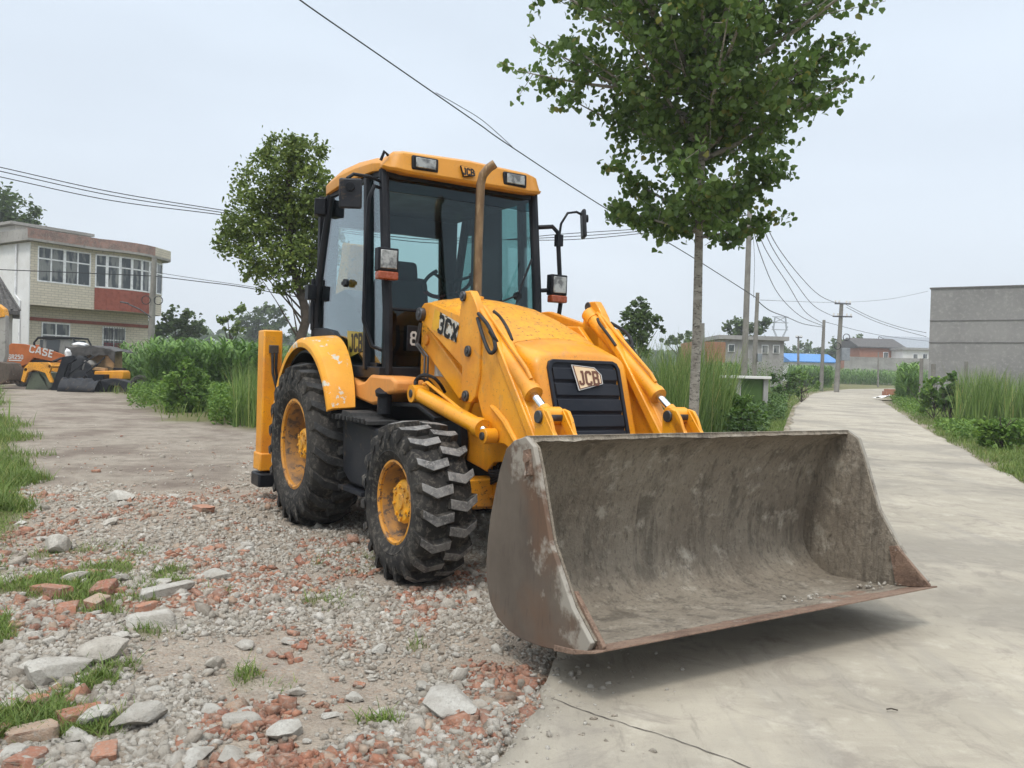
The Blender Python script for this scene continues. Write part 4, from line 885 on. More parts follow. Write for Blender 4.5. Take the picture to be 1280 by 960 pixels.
# ------------------------------------------------------------------ STONES
def stone_mat(name, stops, rough=.92):
    m, nt, bs = newmat(name); gi = N(nt, 'ShaderNodeNewGeometry'); oi = N(nt, 'ShaderNodeObjectInfo')
    a = N(nt, 'ShaderNodeMath', operation='ADD'); nt.links.new(gi.outputs['Random Per Island'], a.inputs[0]); nt.links.new(oi.outputs['Random'], a.inputs[1])
    f = N(nt, 'ShaderNodeMath', operation='FRACT'); nt.links.new(a.outputs[0], f.inputs[0])
    r = ramp(nt, stops); nt.links.new(f.outputs[0], r.inputs[0]); v = coords(nt)
    c = mixc(nt, mrange(nt, noise(nt, v, 9, 6, .7), .38, .66, 0, .55), r.outputs[0], (.25, .205, .16)); c = mixc(nt, mrange(nt, noise(nt, v, 45, 4, .7), .50, .68, 0, .65), c, (.47, .43, .37)); c = mixc(nt, mrange(nt, noise(nt, v, 110, 3, .7), .58, .72, 0, .5), c, (.16, .13, .10))
    nt.links.new(c, bs.inputs['Base Color']); bs.inputs['Roughness'].default_value = rough; bs.inputs['Specular IOR Level'].default_value = .25
    bump(nt, bs, noise(nt, v, 55, 8, .75), 1.0, .02); return m
M['stone'] = stone_mat('grey_rubble', [(0, (0.310, 0.270, 0.218)), (.25, (0.483, 0.443, 0.374)), (.55, (0.644, 0.609, 0.535)), (.8, (0.425, 0.356, 0.276)), (1, (0.736, 0.701, 0.632))])
M['brick'] = stone_mat('broken_red_brick', [(0, (0.460, 0.190, 0.109)), (.35, (0.552, 0.276, 0.178)), (.7, (0.380, 0.149, 0.092)), (.85, (0.529, 0.402, 0.299)), (1, (0.598, 0.356, 0.230))])
M['boulder'] = stone_mat('crusted_concrete_stone', [(0, (0.483, 0.454, 0.397)), (.5, (0.632, 0.609, 0.546)), (1, (0.540, 0.494, 0.420))])
ico = bmesh.new(); bmesh.ops.create_icosphere(ico, subdivisions=1, radius=1); ico.faces.ensure_lookup_table(); IV = np.array([v.co[:] for v in ico.verts]); IF = np.array([[v.index for v in f.verts] for f in ico.faces]); ico.free()
ico = bmesh.new(); bmesh.ops.create_icosphere(ico, subdivisions=4, radius=1); IV3 = np.array([v.co[:] for v in ico.verts]); IF3 = np.array([[v.index for v in f.verts] for f in ico.faces]); ico.free()
def euler_mats(n):
    a = rng.uniform(0, 2*np.pi, n); b = rng.uniform(0, 2*np.pi, n); c = rng.uniform(0, 2*np.pi, n)
    ca, sa, cb_, sb, cc, sc_ = np.cos(a), np.sin(a), np.cos(b), np.sin(b), np.cos(c), np.sin(c)
    return np.stack([np.stack([ca*cb_, ca*sb*sc_-sa*cc, ca*sb*cc+sa*sc_], -1), np.stack([sa*cb_, sa*sb*sc_+ca*cc, sa*sb*cc-ca*sc_], -1), np.stack([-sb, cb_*sc_, cb_*cc], -1)], -2)
CV = np.array([(x, y, z) for x in (-1, 1) for y in (-1, 1) for z in (-1, 1)], float)*.72; CF = np.array([(0, 1, 3), (0, 3, 2), (4, 6, 7), (4, 7, 5), (0, 4, 5), (0, 5, 1), (2, 3, 7), (2, 7, 6), (0, 2, 6), (0, 6, 4), (1, 5, 7), (1, 7, 3)])
bm_ = bmesh.new(); bmesh.ops.create_icosphere(bm_, subdivisions=0 or 1, radius=1); bm_.free()
t_ = (1+5**.5)/2; DV = np.array([(-1, t_, 0), (1, t_, 0), (-1, -t_, 0), (1, -t_, 0), (0, -1, t_), (0, 1, t_), (0, -1, -t_), (0, 1, -t_), (t_, 0, -1), (t_, 0, 1), (-t_, 0, -1), (-t_, 0, 1)])/1.9
DF = np.array([(0, 11, 5), (0, 5, 1), (0, 1, 7), (0, 7, 10), (0, 10, 11), (1, 5, 9), (5, 11, 4), (11, 10, 2), (10, 7, 6), (7, 1, 8), (3, 9, 4), (3, 4, 2), (3, 2, 6), (3, 6, 8), (3, 8, 9), (4, 9, 5), (2, 4, 11), (6, 2, 10), (8, 6, 7), (9, 8, 1)])
def scatter(name, xy, size, mat, flat=.6, boxy=0, zfun=hgt, dz=.0, **k):
    n = len(xy); sc_ = size[:, None]*rng.uniform(.65, 1.2, (n, 3)); sc_[:, 2] *= flat
    BV, BF = (CV, CF) if boxy else (DV, DF)
    base = BV[None]*(1+rng.uniform(-.34, .30, (n, len(BV), 1)))+rng.normal(0, .10, (n, len(BV), 3))
    Mx = euler_mats(n); V = np.einsum('nij,nkj->nki', Mx, base*sc_[:, None, :]); V[..., 2] *= .8
    z = zfun(xy[:, 0], xy[:, 1]) + size*flat*.25+dz
    V = V + np.stack([xy[:, 0], xy[:, 1], z], -1)[:, None, :]
    F = (BF[None]+(np.arange(n)*len(BV))[:, None, None]).reshape(-1, 3)
    return np_mesh(name, V.reshape(-1, 3), F, mat, **k)
def cand(n, y0, y1, xl, xr, p=1.6):
    u = rng.uniform(0, 1, n); y = (y0**(1-p)*(1-u)+y1**(1-p)*u)**(1/(1-p)); x = rng.uniform(0, 1, n)*(xr(y)-xl(y))+xl(y); return np.stack([x, y], -1)
def okrub(P, clump, thr, seed):
    g_, l_ = masks(P[:, 0], P[:, 1]); rd = xat(ROADL, P[:, 1])-P[:, 0]
    keep = (g_ < .55) & (rng.uniform(0, 1, len(P)) > l_*.93) & (rd > .02)
    keep &= fbm(P[:, 0]*clump, P[:, 1]*clump, 3, seed)+rng.normal(0, .06, len(P)) > thr
    keep &= rng.uniform(0, 1, len(P)) < np.clip((17-P[:, 1])/6, .1, 1)
    for ux in (2.17, 0):
        for uy in (-.92, .92):
            q = cO+ux*cF+uy*cL; keep &= np.hypot(P[:, 0]-q.x, P[:, 1]-q.y) > .27
    return P[keep]
xl = lambda y: -.66*y-.3; xr = lambda y: np.minimum(xat(ROADL, y), .2+.5*y)
P = okrub(cand(110000, 2.5, 17, xl, xr), 1.3, .33, 41); scatter('gravel', P, .0088*rng.lognormal(0, .50, len(P))+.003, M['stone'], .65, kind='stuff', label='pale grey gravel and crushed concrete covering the yard')
P = okrub(cand(9000, 2.5, 15, xl, xr), 1.3, .43, 41); scatter('crushed_concrete', P, .021*rng.lognormal(0, .35, len(P)), M['stone'], .6, kind='stuff', label='fist sized lumps of crushed concrete strewn over the yard')
P = okrub(cand(60000, 2.5, 15, xl, xr), 2.2, .515, 77); scatter('brick_rubble', P, .0115*rng.lognormal(0, .5, len(P))+.003, M['brick'], .6, .25, kind='stuff', label='crushed red brick scattered through the gravel')
# gravel spilling over the broken road edge
P = cand(2600, 2.6, 9, lambda y: xat(ROADL, y)-.1, lambda y: xat(ROADL, y)+.75, 1.3); P = P[rng.uniform(0, 1, len(P)) < np.exp(-(P[:, 0]-xat(ROADL, P[:, 1]))/.16)]
scatter('edge_grit', P, .007*rng.lognormal(0, .5, len(P)), M['stone'], .6, zfun=lambda x, y: SL*np.maximum(0, y-7)+.012, kind='stuff', label='loose grit spilled on the broken edge of the concrete road')
def boulder(name, px, py, size, mat, label, cat, group=None, flatness=.5, boxy=.0, rz_=None, tilt=.1, sink=.35, seed=0):
    d = ray(px, py); t = (-CH)/d.z; x, y = d.x*t, d.y*t
    r2 = np.random.default_rng(seed+1000)
    V = IV3.copy()
    if boxy:
        V = np.sign(V)*np.abs(V)**(.16)
        V = V/np.abs(V).max(0)
    off = r2.uniform(0, 50)
    rr = 1+.28*(fbm(V[:, 0]*1.3+off, V[:, 1]*1.3+V[:, 2]*1.7, 4, seed)-.47)*2*(1-.80*bool(boxy)) + .13*(fbm(V[:, 0]*6+off, V[:, 1]*6+V[:, 2]*6, 4, seed+4)-.45)
    V = V*rr[:, None]
    # knock off a few flat facets
    for _ in range(16 if not boxy else 6):
        nn = r2.normal(0, 1, 3)*(np.array([2.2, .9, .25]) if boxy else 1); nn /= np.linalg.norm(nn); lim = r2.uniform(.50, .80) if not boxy else r2.uniform(.78, 1.15); dd = V@nn; V -= np.clip(dd-lim, 0, None)[:, None]*nn*.97
    S = np.array(size)/2; V = V*S
    o = np_mesh(name, V, IF3, mat, smooth=True, label=label, category=cat, group=group); o.data.set_sharp_from_angle(angle=R(28))
    o.location = (x, y, gh(x, y)+size[2]*(.5-sink)); o.rotation_euler = (r2.uniform(-tilt, tilt), r2.uniform(-tilt, tilt), r2.uniform(0, 6.28) if rz_ is None else rz_)
    return o
big = [
 ('concrete_slab_lump', 562, 884, (.36, .26, .10), 'stone', 'largest flat grey concrete lump in the gravel left of the road edge', .4, 0),
 ('concrete_slab_lump', 187, 786, (.24, .15, .07), 'stone', 'pale flat triangular stone lying beside the broken bricks', .5, .3),
 ('rubble_stone', 74, 692, (.30, .22, .16), 'stone', 'rounded grey stone with crust at far left of the rubble heap', .4, 0),
 ('rubble_stone', 70, 850, (.36, .20, .13), 'stone', 'long pale stone among grass tufts at the left edge', .4, 0),
 ('rubble_stone', 150, 640, (.40, .25, .15), 'stone', 'weathered grey lump on top of the far rubble heap', .3, 0),
 ('rubble_stone', 175, 905, (.22, .17, .12), 'stone', 'blue grey stone leaning on a smaller one in the near left gravel', .4, 0),
 ('rubble_stone', 360, 916, (.20, .13, .08), 'stone', 'low pale stone at the bottom of the photo in the middle of the gravel', .4, 0),
 ('rubble_stone', 270, 728, (.28, .16, .10), 'stone', 'flat crusty stone half covered by gravel behind the broken bricks', .5, 0),
 ('rubble_stone', 130, 826, (.26, .17, .10), 'stone', 'pale stone with green tufts around it next to the long left stone', .4, 0),
 ('rubble_stone', 118, 906, (.17, .12, .08), 'stone', 'small chalky stone between grass tufts near the bottom left', .4, 0),
 ('rubble_stone', 205, 752, (.34, .12, .07), 'stone', 'long narrow pale stone slanting behind the flat triangular stone', .4, .2),
 ('rubble_stone', 300, 905, (.16, .12, .08), 'stone', 'grey stone with a dark crust in the near gravel', .4, 0),
 ('brick', 64, 752, (.23, .11, .055), 'brick', 'faded long brick slab furthest left of the row of broken bricks', 0, .55),
 ('brick', 130, 750, (.20, .11, .055), 'brick', 'pinkish half brick lying flat in the middle of the brick row', 0, .55),
 ('brick', 120, 768, (.13, .10, .055), 'brick', 'dark red brick end sticking out under the pinkish half brick', 0, .5),
 ('brick', 84, 772, (.17, .10, .055), 'brick', 'red brick lying in front of the faded brick slab', 0, .5),
 ('brick', 40, 925, (.18, .12, .05), 'brick', 'large buff brick slab at the bottom left between grass tufts', 0, .5),
 ('brick', 98, 905, (.16, .11, .05), 'brick', 'buff brick slab beside the largest slab at the bottom left', 0, .5),
 ('brick', 132, 947, (.13, .08, .06), 'brick', 'rounded orange brick piece at the bottom edge of the photo', 0, .3),
 ('brick', 38, 955, (.18, .10, .045), 'brick', 'pink brick slab cut by the bottom left corner of the photo', 0, .5),
 ('brick', 180, 770, (.12, .08, .05), 'brick', 'short orange brick end right of the dark red one', 0, .45),
 ('brick', 255, 652, (.22, .12, .06), 'brick', 'orange brick on the ridge of the far rubble heap', 0, .5)]
for i, (nm, px, py, sz, mt, lb, bx, bo) in enumerate(big):
    bf = boulder(nm, px, py, sz, M['boulder' if mt == 'stone' else mt], lb, 'stone' if mt == 'stone' else 'brick', flatness=.5, boxy=bo, seed=i, sink=.22, tilt=.14)
r3 = random.Random(5); cnt_s = 0
while cnt_s < 95:
    py = 600+360*r3.random()**1.1; px = r3.uniform(0, 640)
    d = ray(px, py); t = -CH/d.z; x, y = d.x*t, d.y*t
    g_, l_ = masks(np.array([x]), np.array([y]))
    if l_[0] > .3 or float(xat(ROADL, y))-x < .15 or y > 9.5: continue
    hit = False
    for ux in (2.17, 0):
        for uy in (-.92, .92):
            q = cO+ux*cF+uy*cL
            if math.hypot(x-q.x, y-q.y) < .42: hit = True
    if hit: continue
    isb = r3.random() < .30; s = r3.uniform(.045, .12)*(1.15 if px < 330 else .75)*(.62 if isb else 1)
    boulder('brick_fragment' if isb else 'rubble_stone', px, py, (s*r3.uniform(1, 1.5), s, s*r3.uniform(.35, .65)), M['brick' if isb else 'boulder'],
            'small broken brick fragment lying in the gravel' if isb else 'small rough concrete stone lying in the gravel', 'brick' if isb else 'stone',
            'small brick fragments in the gravel' if isb else 'small rubble stones in the gravel', boxy=.4 if isb else 0, seed=200+cnt_s, sink=.25, tilt=.3)
    cnt_s += 1
P = np.stack([rng.uniform(-.2, 1.1, 60), rng.uniform(0, .14, 60)], -1)
# spilled stones inside the bucket
pb = []
for i in range(46):
    v = float(rng.choice([rng.uniform(.25, .55), rng.uniform(.85, 1.12)])); u = rng.uniform(4.08, 4.30); q = cO+u*cF+v*cL; pb.append((q.x, q.y, .165+.16*(u-4.0)))
pb = np.array(pb); scatter('bucket_grit', pb[:, :2], .009*rng.lognormal(0, .4, len(pb)), M['stone'], .7, zfun=lambda x, y: pb[:, 2]+.018, kind='stuff', label='crumbs of gravel lying on the floor of the front bucket')

# ------------------------------------------------------------------ VEGETATION TOOLS
def leaf_mat(name, stops, trans=.25, rough=.55):
    m, nt, bs = newmat(name); gi = N(nt, 'ShaderNodeNewGeometry'); r = ramp(nt, stops); nt.links.new(gi.outputs['Random Per Island'], r.inputs[0])
    v = coords(nt); c = mixc(nt, mrange(nt, noise(nt, v, .9, 3, .5), .35, .65, 0, .45), r.outputs[0], tuple(x*.6 for x in stops[0][1]))
    nt.links.new(c, bs.inputs['Base Color']); bs.inputs['Roughness'].default_value = rough; bs.inputs['Specular IOR Level'].default_value = .35
    tl = N(nt, 'ShaderNodeBsdfTranslucent'); nt.links.new(c, tl.inputs[0]); mi = N(nt, 'ShaderNodeMixShader'); mi.inputs[0].default_value = trans
    o = nt.nodes['Material Output']; nt.links.new(bs.outputs[0], mi.inputs[1]); nt.links.new(tl.outputs[0], mi.inputs[2]); nt.links.new(mi.outputs[0], o.inputs[0]); return m
M['poplar_leaf'] = leaf_mat('poplar_leaves', [(0, (.090, .158, .034)), (.5, (.138, .230, .050)), (.93, (.205, .300, .078)), (1, (.30, .27, .06))], .45, .45)
M['tree_leaf'] = leaf_mat('tree_leaves', [(0, (0.101, 0.150, 0.029)), (.6, (0.179, 0.257, 0.048)), (1, (0.290, 0.342, 0.081))], .25)
M['far_leaf'] = leaf_mat('far_leaves', [(0, (0.061, 0.102, 0.029)), (.6, (0.101, 0.158, 0.042)), (1, (0.151, 0.205, 0.059))], .2)
M['bush_leaf'] = leaf_mat('bush_leaves', [(0, (0.079, 0.162, 0.022)), (.6, (0.140, 0.251, 0.034)), (1, (0.229, 0.341, 0.061))], .3)
M['dark_bush_leaf'] = leaf_mat('dark_bush_leaves', [(0, (0.050, 0.101, 0.021)), (.6, (0.090, 0.168, 0.036)), (1, (0.158, 0.252, 0.060))], .2)
M['grass_blade'] = leaf_mat('grass_blades', [(0, (0.098, 0.162, 0.028)), (.6, (0.178, 0.264, 0.049)), (.93, (0.267, 0.325, 0.084)), (1, (0.499, 0.427, 0.167))], .3)
M['reed'] = leaf_mat('reed_blades', [(0, (0.101, 0.176, 0.036)), (.6, (0.191, 0.289, 0.066)), (.93, (0.313, 0.394, 0.115)), (1, (0.538, 0.456, 0.180))], .25)
M['corn'] = leaf_mat('corn_leaves', [(0, (0.088, 0.181, 0.035)), (.6, (0.161, 0.286, 0.055)), (1, (0.248, 0.389, 0.087))], .2)
M['bark'] = worn('pale_bark', (.34, .315, .265), (.22, .20, .165), .9, 0, 4, 14, (.4, .65), (.52, .62), (.085, .07, .055), .8, (1, 1, 2.5))
M['dark_bark'] = worn('dark_bark', (.075, .058, .042), (.035, .028, .02), .9, 0, 6, 30, bmp=.8)
def leaves(name, C_, size, mat, parent=None, hang=.3, fat=.42, **k):
    n = len(C_); s = size*rng.uniform(.7, 1.25, n)
    d = rng.normal(0, 1, (n, 3)); d[:, 2] = d[:, 2]*.5-hang*2; d /= np.linalg.norm(d, axis=1)[:, None]
    w = rng.normal(0, 1, (n, 3)); w -= (w*d).sum(1)[:, None]*d; w /= np.linalg.norm(w, axis=1)[:, None]; nn = np.cross(d, w)
    def P_(a, b, c): return C_+d*(a*s)[:, None]+w*(b*s)[:, None]+nn*(c*s)[:, None]
    V = np.stack([P_(-.5, 0, 0), P_(-.42, fat*.75, .10), P_(-.05, fat, .14), P_(.5, 0, -.03), P_(-.05, -fat, .14), P_(-.42, -fat*.75, .10)], 1)
    F = np.array([[0, 1, 2, 3], [0, 3, 4, 5]]); F = (F[None]+(np.arange(n)*6)[:, None, None]).reshape(-1, 4)
    return np_mesh(name, V.reshape(-1, 3), F, mat, parent, **k)
def blades(name, base, H, Wd, lean, mat, parent=None, droop=0, segs=3, az=None, **k):
    n = len(base); az = rng.uniform(0, 2*np.pi, n) if az is None else az
    d = np.stack([np.cos(az), np.sin(az), az*0], -1); fa = az+np.pi/2+rng.uniform(-.7, .7, n); sd_ = np.stack([np.cos(fa), np.sin(fa), az*0], -1)
    V = []
    for i in range(segs+1):
        t = i/segs; p = base+np.stack([az*0, az*0, H*(t-droop*t*t)], -1)+d*(lean*H*t**1.6)[:, None]; w = (Wd*(1-t**1.5)*.5+.0006)[:, None]*sd_
        V += [p-w, p+w]
    V = np.stack(V, 1); F = np.array([[2*i, 2*i+1, 2*i+3, 2*i+2] for i in range(segs)]); m_ = 2*(segs+1)
    F = (F[None]+(np.arange(n)*m_)[:, None, None]).reshape(-1, 4); return np_mesh(name, V.reshape(-1, 3), F, mat, parent, **k)
def U(a, b, n): return rng.uniform(a, b, n)
def trunk_obj(path, radii, mat, parent, limbs=(), name='trunk'):
    g = G(); g.tube(path, radii, 12)
    for L_, r_ in limbs: g.tube(L_, r_, 6)
    return g.build(name, mat, parent, ang=80)

# grass cover
def gcand(n, y0, y1, xf, p=1.5):
    u = rng.uniform(0, 1, n); y = (y0**(1-p)*(1-u)+y1**(1-p)*u)**(1/(1-p)); a, b = xf(y); x = rng.uniform(0, 1, n)*(b-a)+a
    g_, l_ = masks(x, y); k = rng.uniform(0, 1, n) < g_**1.3; k &= (x < xat(ROADL, y)-.05) | (x > xat(ROADR, y)-.08); return np.stack([x[k], y[k]], -1)
def grass(name, P, h, w, lean, label, mat='grass_blade'):
    n = len(P); b = np.stack([P[:, 0], P[:, 1], hgt(P[:, 0], P[:, 1])-.01], -1); return blades(name, b, h*rng.lognormal(0, .35, n), w*U(.6, 1.3, n), lean*U(.3, 1.6, n), M[mat], segs=3, droop=.12, kind='stuff', label=label)
P = gcand(150000, 2.5, 9, lambda y: (-.68*y-.3, y*0+.2), 1.4); grass('grass_tufts', P, .042, .0045, .8, 'green grass tufts growing through the rubble on the left')
P = gcand(130000, 7, 36, lambda y: (-.72*y, np.minimum(xat(ROADL, y), -.6*y+3)), 1.7); grass('lane_grass', P, .10, .010, .6, 'short grass on the edges of the dirt lane')
P = gcand(110000, 7, 40, lambda y: (xat(ROADR, y)-.2, xat(ROADR, y)+.12*y+3.5), 1.6); grass('verge_grass', P, .085, .010, .7, 'green grass verge right of the concrete road')
P = gcand(45000, 13, 50, lambda y: (xat(ROADL, y)-1.2-.1*y, xat(ROADL, y)), 1.5); grass('roadside_grass', P, .11, .012, .6, 'green grass verge left of the concrete road')
P = gcand(30000, 2.0, 12, lambda y: (-1.5*y-4, -.66*y-.2), 1.2); grass('field_edge_grass', P, .09, .010, .7, 'short grass left of the rubble beyond the frame')
x_ = rng.uniform(-45, 30, 60000); y_ = rng.uniform(15, 62, 60000)
rd_ = (x_ < xat(ROADL, y_)-.6) | (x_ > xat(ROADR, y_)+.6); g_, l_ = masks(x_, y_); P = np.stack([x_, y_], -1)[rd_ & (g_ > .5)]
grass('meadow_grass', P, .30, .035, .5, 'rough meadow grass behind the machine', 'grass_blade')

# ------------------------------------------------------------------ TREES
def branchy(base, hs, az, Ls, el, twigs, nl, spread, curve=.25):
    """ascending limbs with leafy twigs: leaf centres and limb tubes"""
    C_, limbs = [], []
    for h, a, L, e_ in zip(hs, az, Ls, el):
        p0 = np.array([base[0], base[1], base[2]+h]); d = np.array([math.cos(a)*math.cos(e_), math.sin(a)*math.cos(e_), math.sin(e_)])
        ts = np.linspace(0, 1, 6); path = [p0+d*L*t+np.array([0, 0, curve*L*t*t]) for t in ts]
        limbs.append(([tuple(p) for p in path], list(np.linspace(.012+.012*L, .004, 6))))
        for k in range(twigs):
            t = rng.uniform(.18, 1.0); q = p0+d*L*t+np.array([0, 0, curve*L*t*t]); td = rng.normal(0, 1, 3); td[2] = td[2]*.5+.15; td /= np.linalg.norm(td); tl = L*rng.uniform(.12, .32)*(1.25-t*.5)
            n = max(3, int(nl*rng.uniform(.6, 1.3))); s = rng.uniform(.1, 1, n); C_.append(q+td*tl*s[:, None]+rng.normal(0, spread, (n, 3))-np.array([0, 0, .03]))
            if k % 3 == 0: limbs.append(([tuple(q), tuple(q+td*tl)], [.006, .003]))
    return np.concatenate(C_), limbs
# roadside poplar
pb_ = at(866, 545, 11.5); pbz = gh(pb_.x, 11.5)
T1 = empty('poplar_tree', (pb_.x, 11.5, pbz), label='tall young poplar with pale straight trunk and heart shaped leaves beside the concrete road', cat='tree')
nb = 120; hs = np.sort(rng.uniform(3.25, 8.6, nb)); az = np.arange(nb)*2.4+rng.uniform(-.3, .3, nb)
env = np.interp(hs, [3.25, 3.7, 4.4, 5.2, 6.2, 7.4, 8.6], [1.55, 2.0, 2.45, 2.85, 3.0, 2.4, 1.0])*rng.uniform(.5, 1.0, nb)**.8
C_, limbs = branchy((0, 0, 0), hs, az, env, rng.uniform(R(-2), R(32), nb), 18, 19, .055, .12)
C_ = C_[C_[:, 2] > 3.15]
leaves('crown', C_, .090, M['poplar_leaf'], T1, hang=.55, fat=.46)
trunk_obj([(0, 0, -.2), (.0, 0, .6), (.015, .01, 2.0), (.0, .02, 3.6), (.02, 0, 6.5), (0, 0, 9.4)], [.078, .072, .066, .056, .038, .012], M['bark'], T1, limbs)
def clump_tree(name, px, pyb, Y, lumps, nper, lsize, mat, label, cat='tree', group=None, trunk=None, tmat='dark_bark', spread=.5, hang=.15, tr=None):
    """lumps: (px, py, radius px); each lump is a cloud of leaves in depth too"""
    b = at(px, pyb, Y); z0 = gh(b.x, Y); T = empty(name, (b.x, Y, z0), label=label, cat=cat, group=group)
    C_ = []; limbs = []; trunk_x = (lambda z: 0) if trunk is None else (lambda z: float(np.interp(z, [at(x, y, Y).z-z0 for x, y in trunk], [at(x, y, Y).x-b.x for x, y in trunk])))
    for lx, ly, lr in lumps:
        if 'bush' in name: ly += 3
        c = at(lx, ly, Y); r = lr/FPX*Y; c = np.array([c.x-b.x, rng.uniform(-.5, .5)*r, c.z-z0]); n = int(nper*lr*lr/400)
        ns = max(3, n//26)
        for _ in range(ns):
            u = rng.normal(0, 1, 3); u /= np.linalg.norm(u); q = c+u*r*rng.uniform(.25, 1.0)**.6; C_.append(q+rng.normal(0, r*.16*spread*2, (26, 3)))
        limbs.append(([(trunk_x(c[2]*.6), 0, max(.3, c[2]*.6)), tuple(c*np.array([.6, .5, .85])), tuple(c)], [.010*Y/15+.012, .008*Y/15, .006]))
    leaves('crown', np.concatenate(C_), lsize, mat, T, hang=hang, fat=.30)
    if 'bush' in name:
        for k in range(5): limbs.append(([(0, 0, 0), (rng.normal(0, .1)*Y/20, rng.normal(0, .1), .3), (rng.normal(0, .3)*Y/20, rng.normal(0, .3), .8*Y/20)], [.015, .012, .006]))
    if trunk is None: trunk = [(0, 0, -.2), (0, 0, max(c[2]*.9, .5))]
    else: trunk = [(at(x, y, Y).x-b.x, 0, at(x, y, Y).z-z0) for x, y in trunk]
    r0 = tr or (.0012*Y if 'bush' in name else .007*Y); trunk_obj(trunk, list(np.linspace(r0, r0*.5, len(trunk))), M[tmat], T, limbs)
    return T
clump_tree('broadleaf_tree', 374, 470, 15, [(355, 205, 34), (385, 200, 28), (330, 235, 34), (372, 235, 40), (400, 240, 30), (305, 275, 32), (345, 275, 42), (390, 280, 36), (415, 260, 26), (300, 305, 26), (335, 320, 34), (375, 325, 34), (408, 315, 28), (325, 345, 20), (360, 352, 20), (395, 350, 18), (288, 290, 18), (345, 190, 18), (372, 188, 20), (352, 260, 30), (372, 300, 30), (400, 268, 24)], 330, .078, M['tree_leaf'],
           'rounded leafy tree with crooked dark trunk behind the cab', trunk=[(372, 480), (374, 430), (384, 395), (374, 360), (362, 320), (360, 260), (362, 210)], tr=.10, hang=.3)
clump_tree('broadleaf_tree', 10, 440, 62, [(8, 262, 26), (25, 275, 22), (-20, 262, 34), (0, 288, 24), (40, 282, 12), (-40, 285, 30)], 330, .34, M['far_leaf'], 'big dark tree rising behind the tiled house roof at the left edge')
clump_tree('broadleaf_tree', 222, 440, 52, [(215, 400, 17), (235, 402, 17), (200, 412, 15), (245, 412, 13), (222, 415, 20), (190, 418, 12)], 420, .28, M['far_leaf'], 'low dark bushy tree behind the utility pole right of the brick house')
clump_tree('broadleaf_tree', 288, 445, 36, [(285, 395, 11), (300, 393, 11), (278, 404, 9), (300, 408, 12), (288, 412, 9)], 420, .17, M['tree_leaf'], 'small thin round tree standing in the corn left of the machine', tr=.09)
clump_tree('broadleaf_tree', 318, 440, 120, [(308, 402, 15), (325, 393, 15), (342, 396, 15), (352, 408, 12), (318, 415, 18), (340, 416, 16), (365, 418, 10)], 480, .62, M['far_leaf'], 'hazy blue green trees far beyond the corn left of the crooked trunk')
clump_tree('broadleaf_tree', 798, 470, 30, [(798, 374, 10), (798, 388, 15), (788, 402, 15), (812, 402, 15), (800, 412, 18), (822, 412, 8), (785, 416, 12), (800, 430, 18)], 480, .15, M['far_leaf'], 'young cone shaped tree between the loader arm and the poplar trunk', tr=.09)
clump_tree('broadleaf_tree', 850, 460, 95, [(842, 420, 11), (858, 424, 12), (870, 426, 10), (832, 428, 9)], 480, .45, M['far_leaf'], 'dark distant trees just left of the poplar trunk')
clump_tree('broadleaf_tree', 932, 460, 85, [(918, 410, 14), (935, 405, 14), (950, 412, 13), (925, 422, 16), (945, 424, 14)], 480, .42, M['far_leaf'], 'round dark tree behind the two grey poles')
clump_tree('broadleaf_tree', 1062, 465, 150, [(1050, 436, 14), (1066, 430, 13), (1075, 438, 13), (1082, 440, 10), (1040, 442, 12), (1058, 445, 14)], 480, .65, M['far_leaf'], 'dark tree group behind the pole with cross arms')
clump_tree('broadleaf_tree', 1010, 465, 160, [(985, 440, 12), (1000, 438, 11), (1015, 440, 12), (1028, 442, 11), (975, 444, 10)], 480, .65, M['far_leaf'], 'low distant trees above the blue roofed shed')
clump_tree('bush', 232, 516, 20.7, [(230, 455, 14), (222, 475, 18), (242, 478, 18), (230, 495, 22), (214, 498, 14), (250, 498, 14), (232, 508, 18)], 420, .12, M['bush_leaf'], 'tall leafy green bush at the bend of the dirt lane', 'bush')
clump_tree('bush', 925, 545, 16.8, [(918, 500, 15), (905, 515, 16), (930, 512, 18), (945, 520, 14), (915, 532, 18), (938, 535, 16), (900, 535, 12)], 560, .085, M['bush_leaf'], 'yellow green shrub in front of the reeds right of the poplar trunk', 'bush')
clump_tree('bush', 980, 500, 33, [(972, 470, 10), (985, 472, 12), (978, 484, 14), (992, 486, 10), (968, 488, 10)], 560, .13, M['dark_bush_leaf'], 'dark shrub beside the concrete water box', 'bush')
clump_tree('bush', 1002, 492, 40, [(995, 470, 10), (1008, 474, 10), (1000, 482, 10), (1018, 480, 7)], 560, .14, M['bush_leaf'], 'light green bush on the left verge further along the road', 'bush')
clump_tree('bush', 1252, 562, 16.4, [(1250, 525, 14), (1238, 538, 15), (1262, 535, 15), (1275, 545, 12), (1250, 550, 16), (1232, 552, 10)], 430, .11, M['bush_leaf'], 'broad leaved weed bush on the verge at the right edge', 'bush')
clump_tree('bush', 1168, 515, 27, [(1158, 480, 14), (1172, 478, 12), (1165, 495, 16), (1180, 498, 12), (1150, 498, 12)], 450, .13, M['bush_leaf'], 'leafy garden plants around the leaning concrete post', 'bush')
clump_tree('bush', 1188, 512, 25, [(1192, 478, 12), (1186, 492, 14), (1195, 502, 12)], 300, .22, M['dark_bush_leaf'], 'drooping dark leaved plant left of the right hand reeds', 'bush', hang=.6)
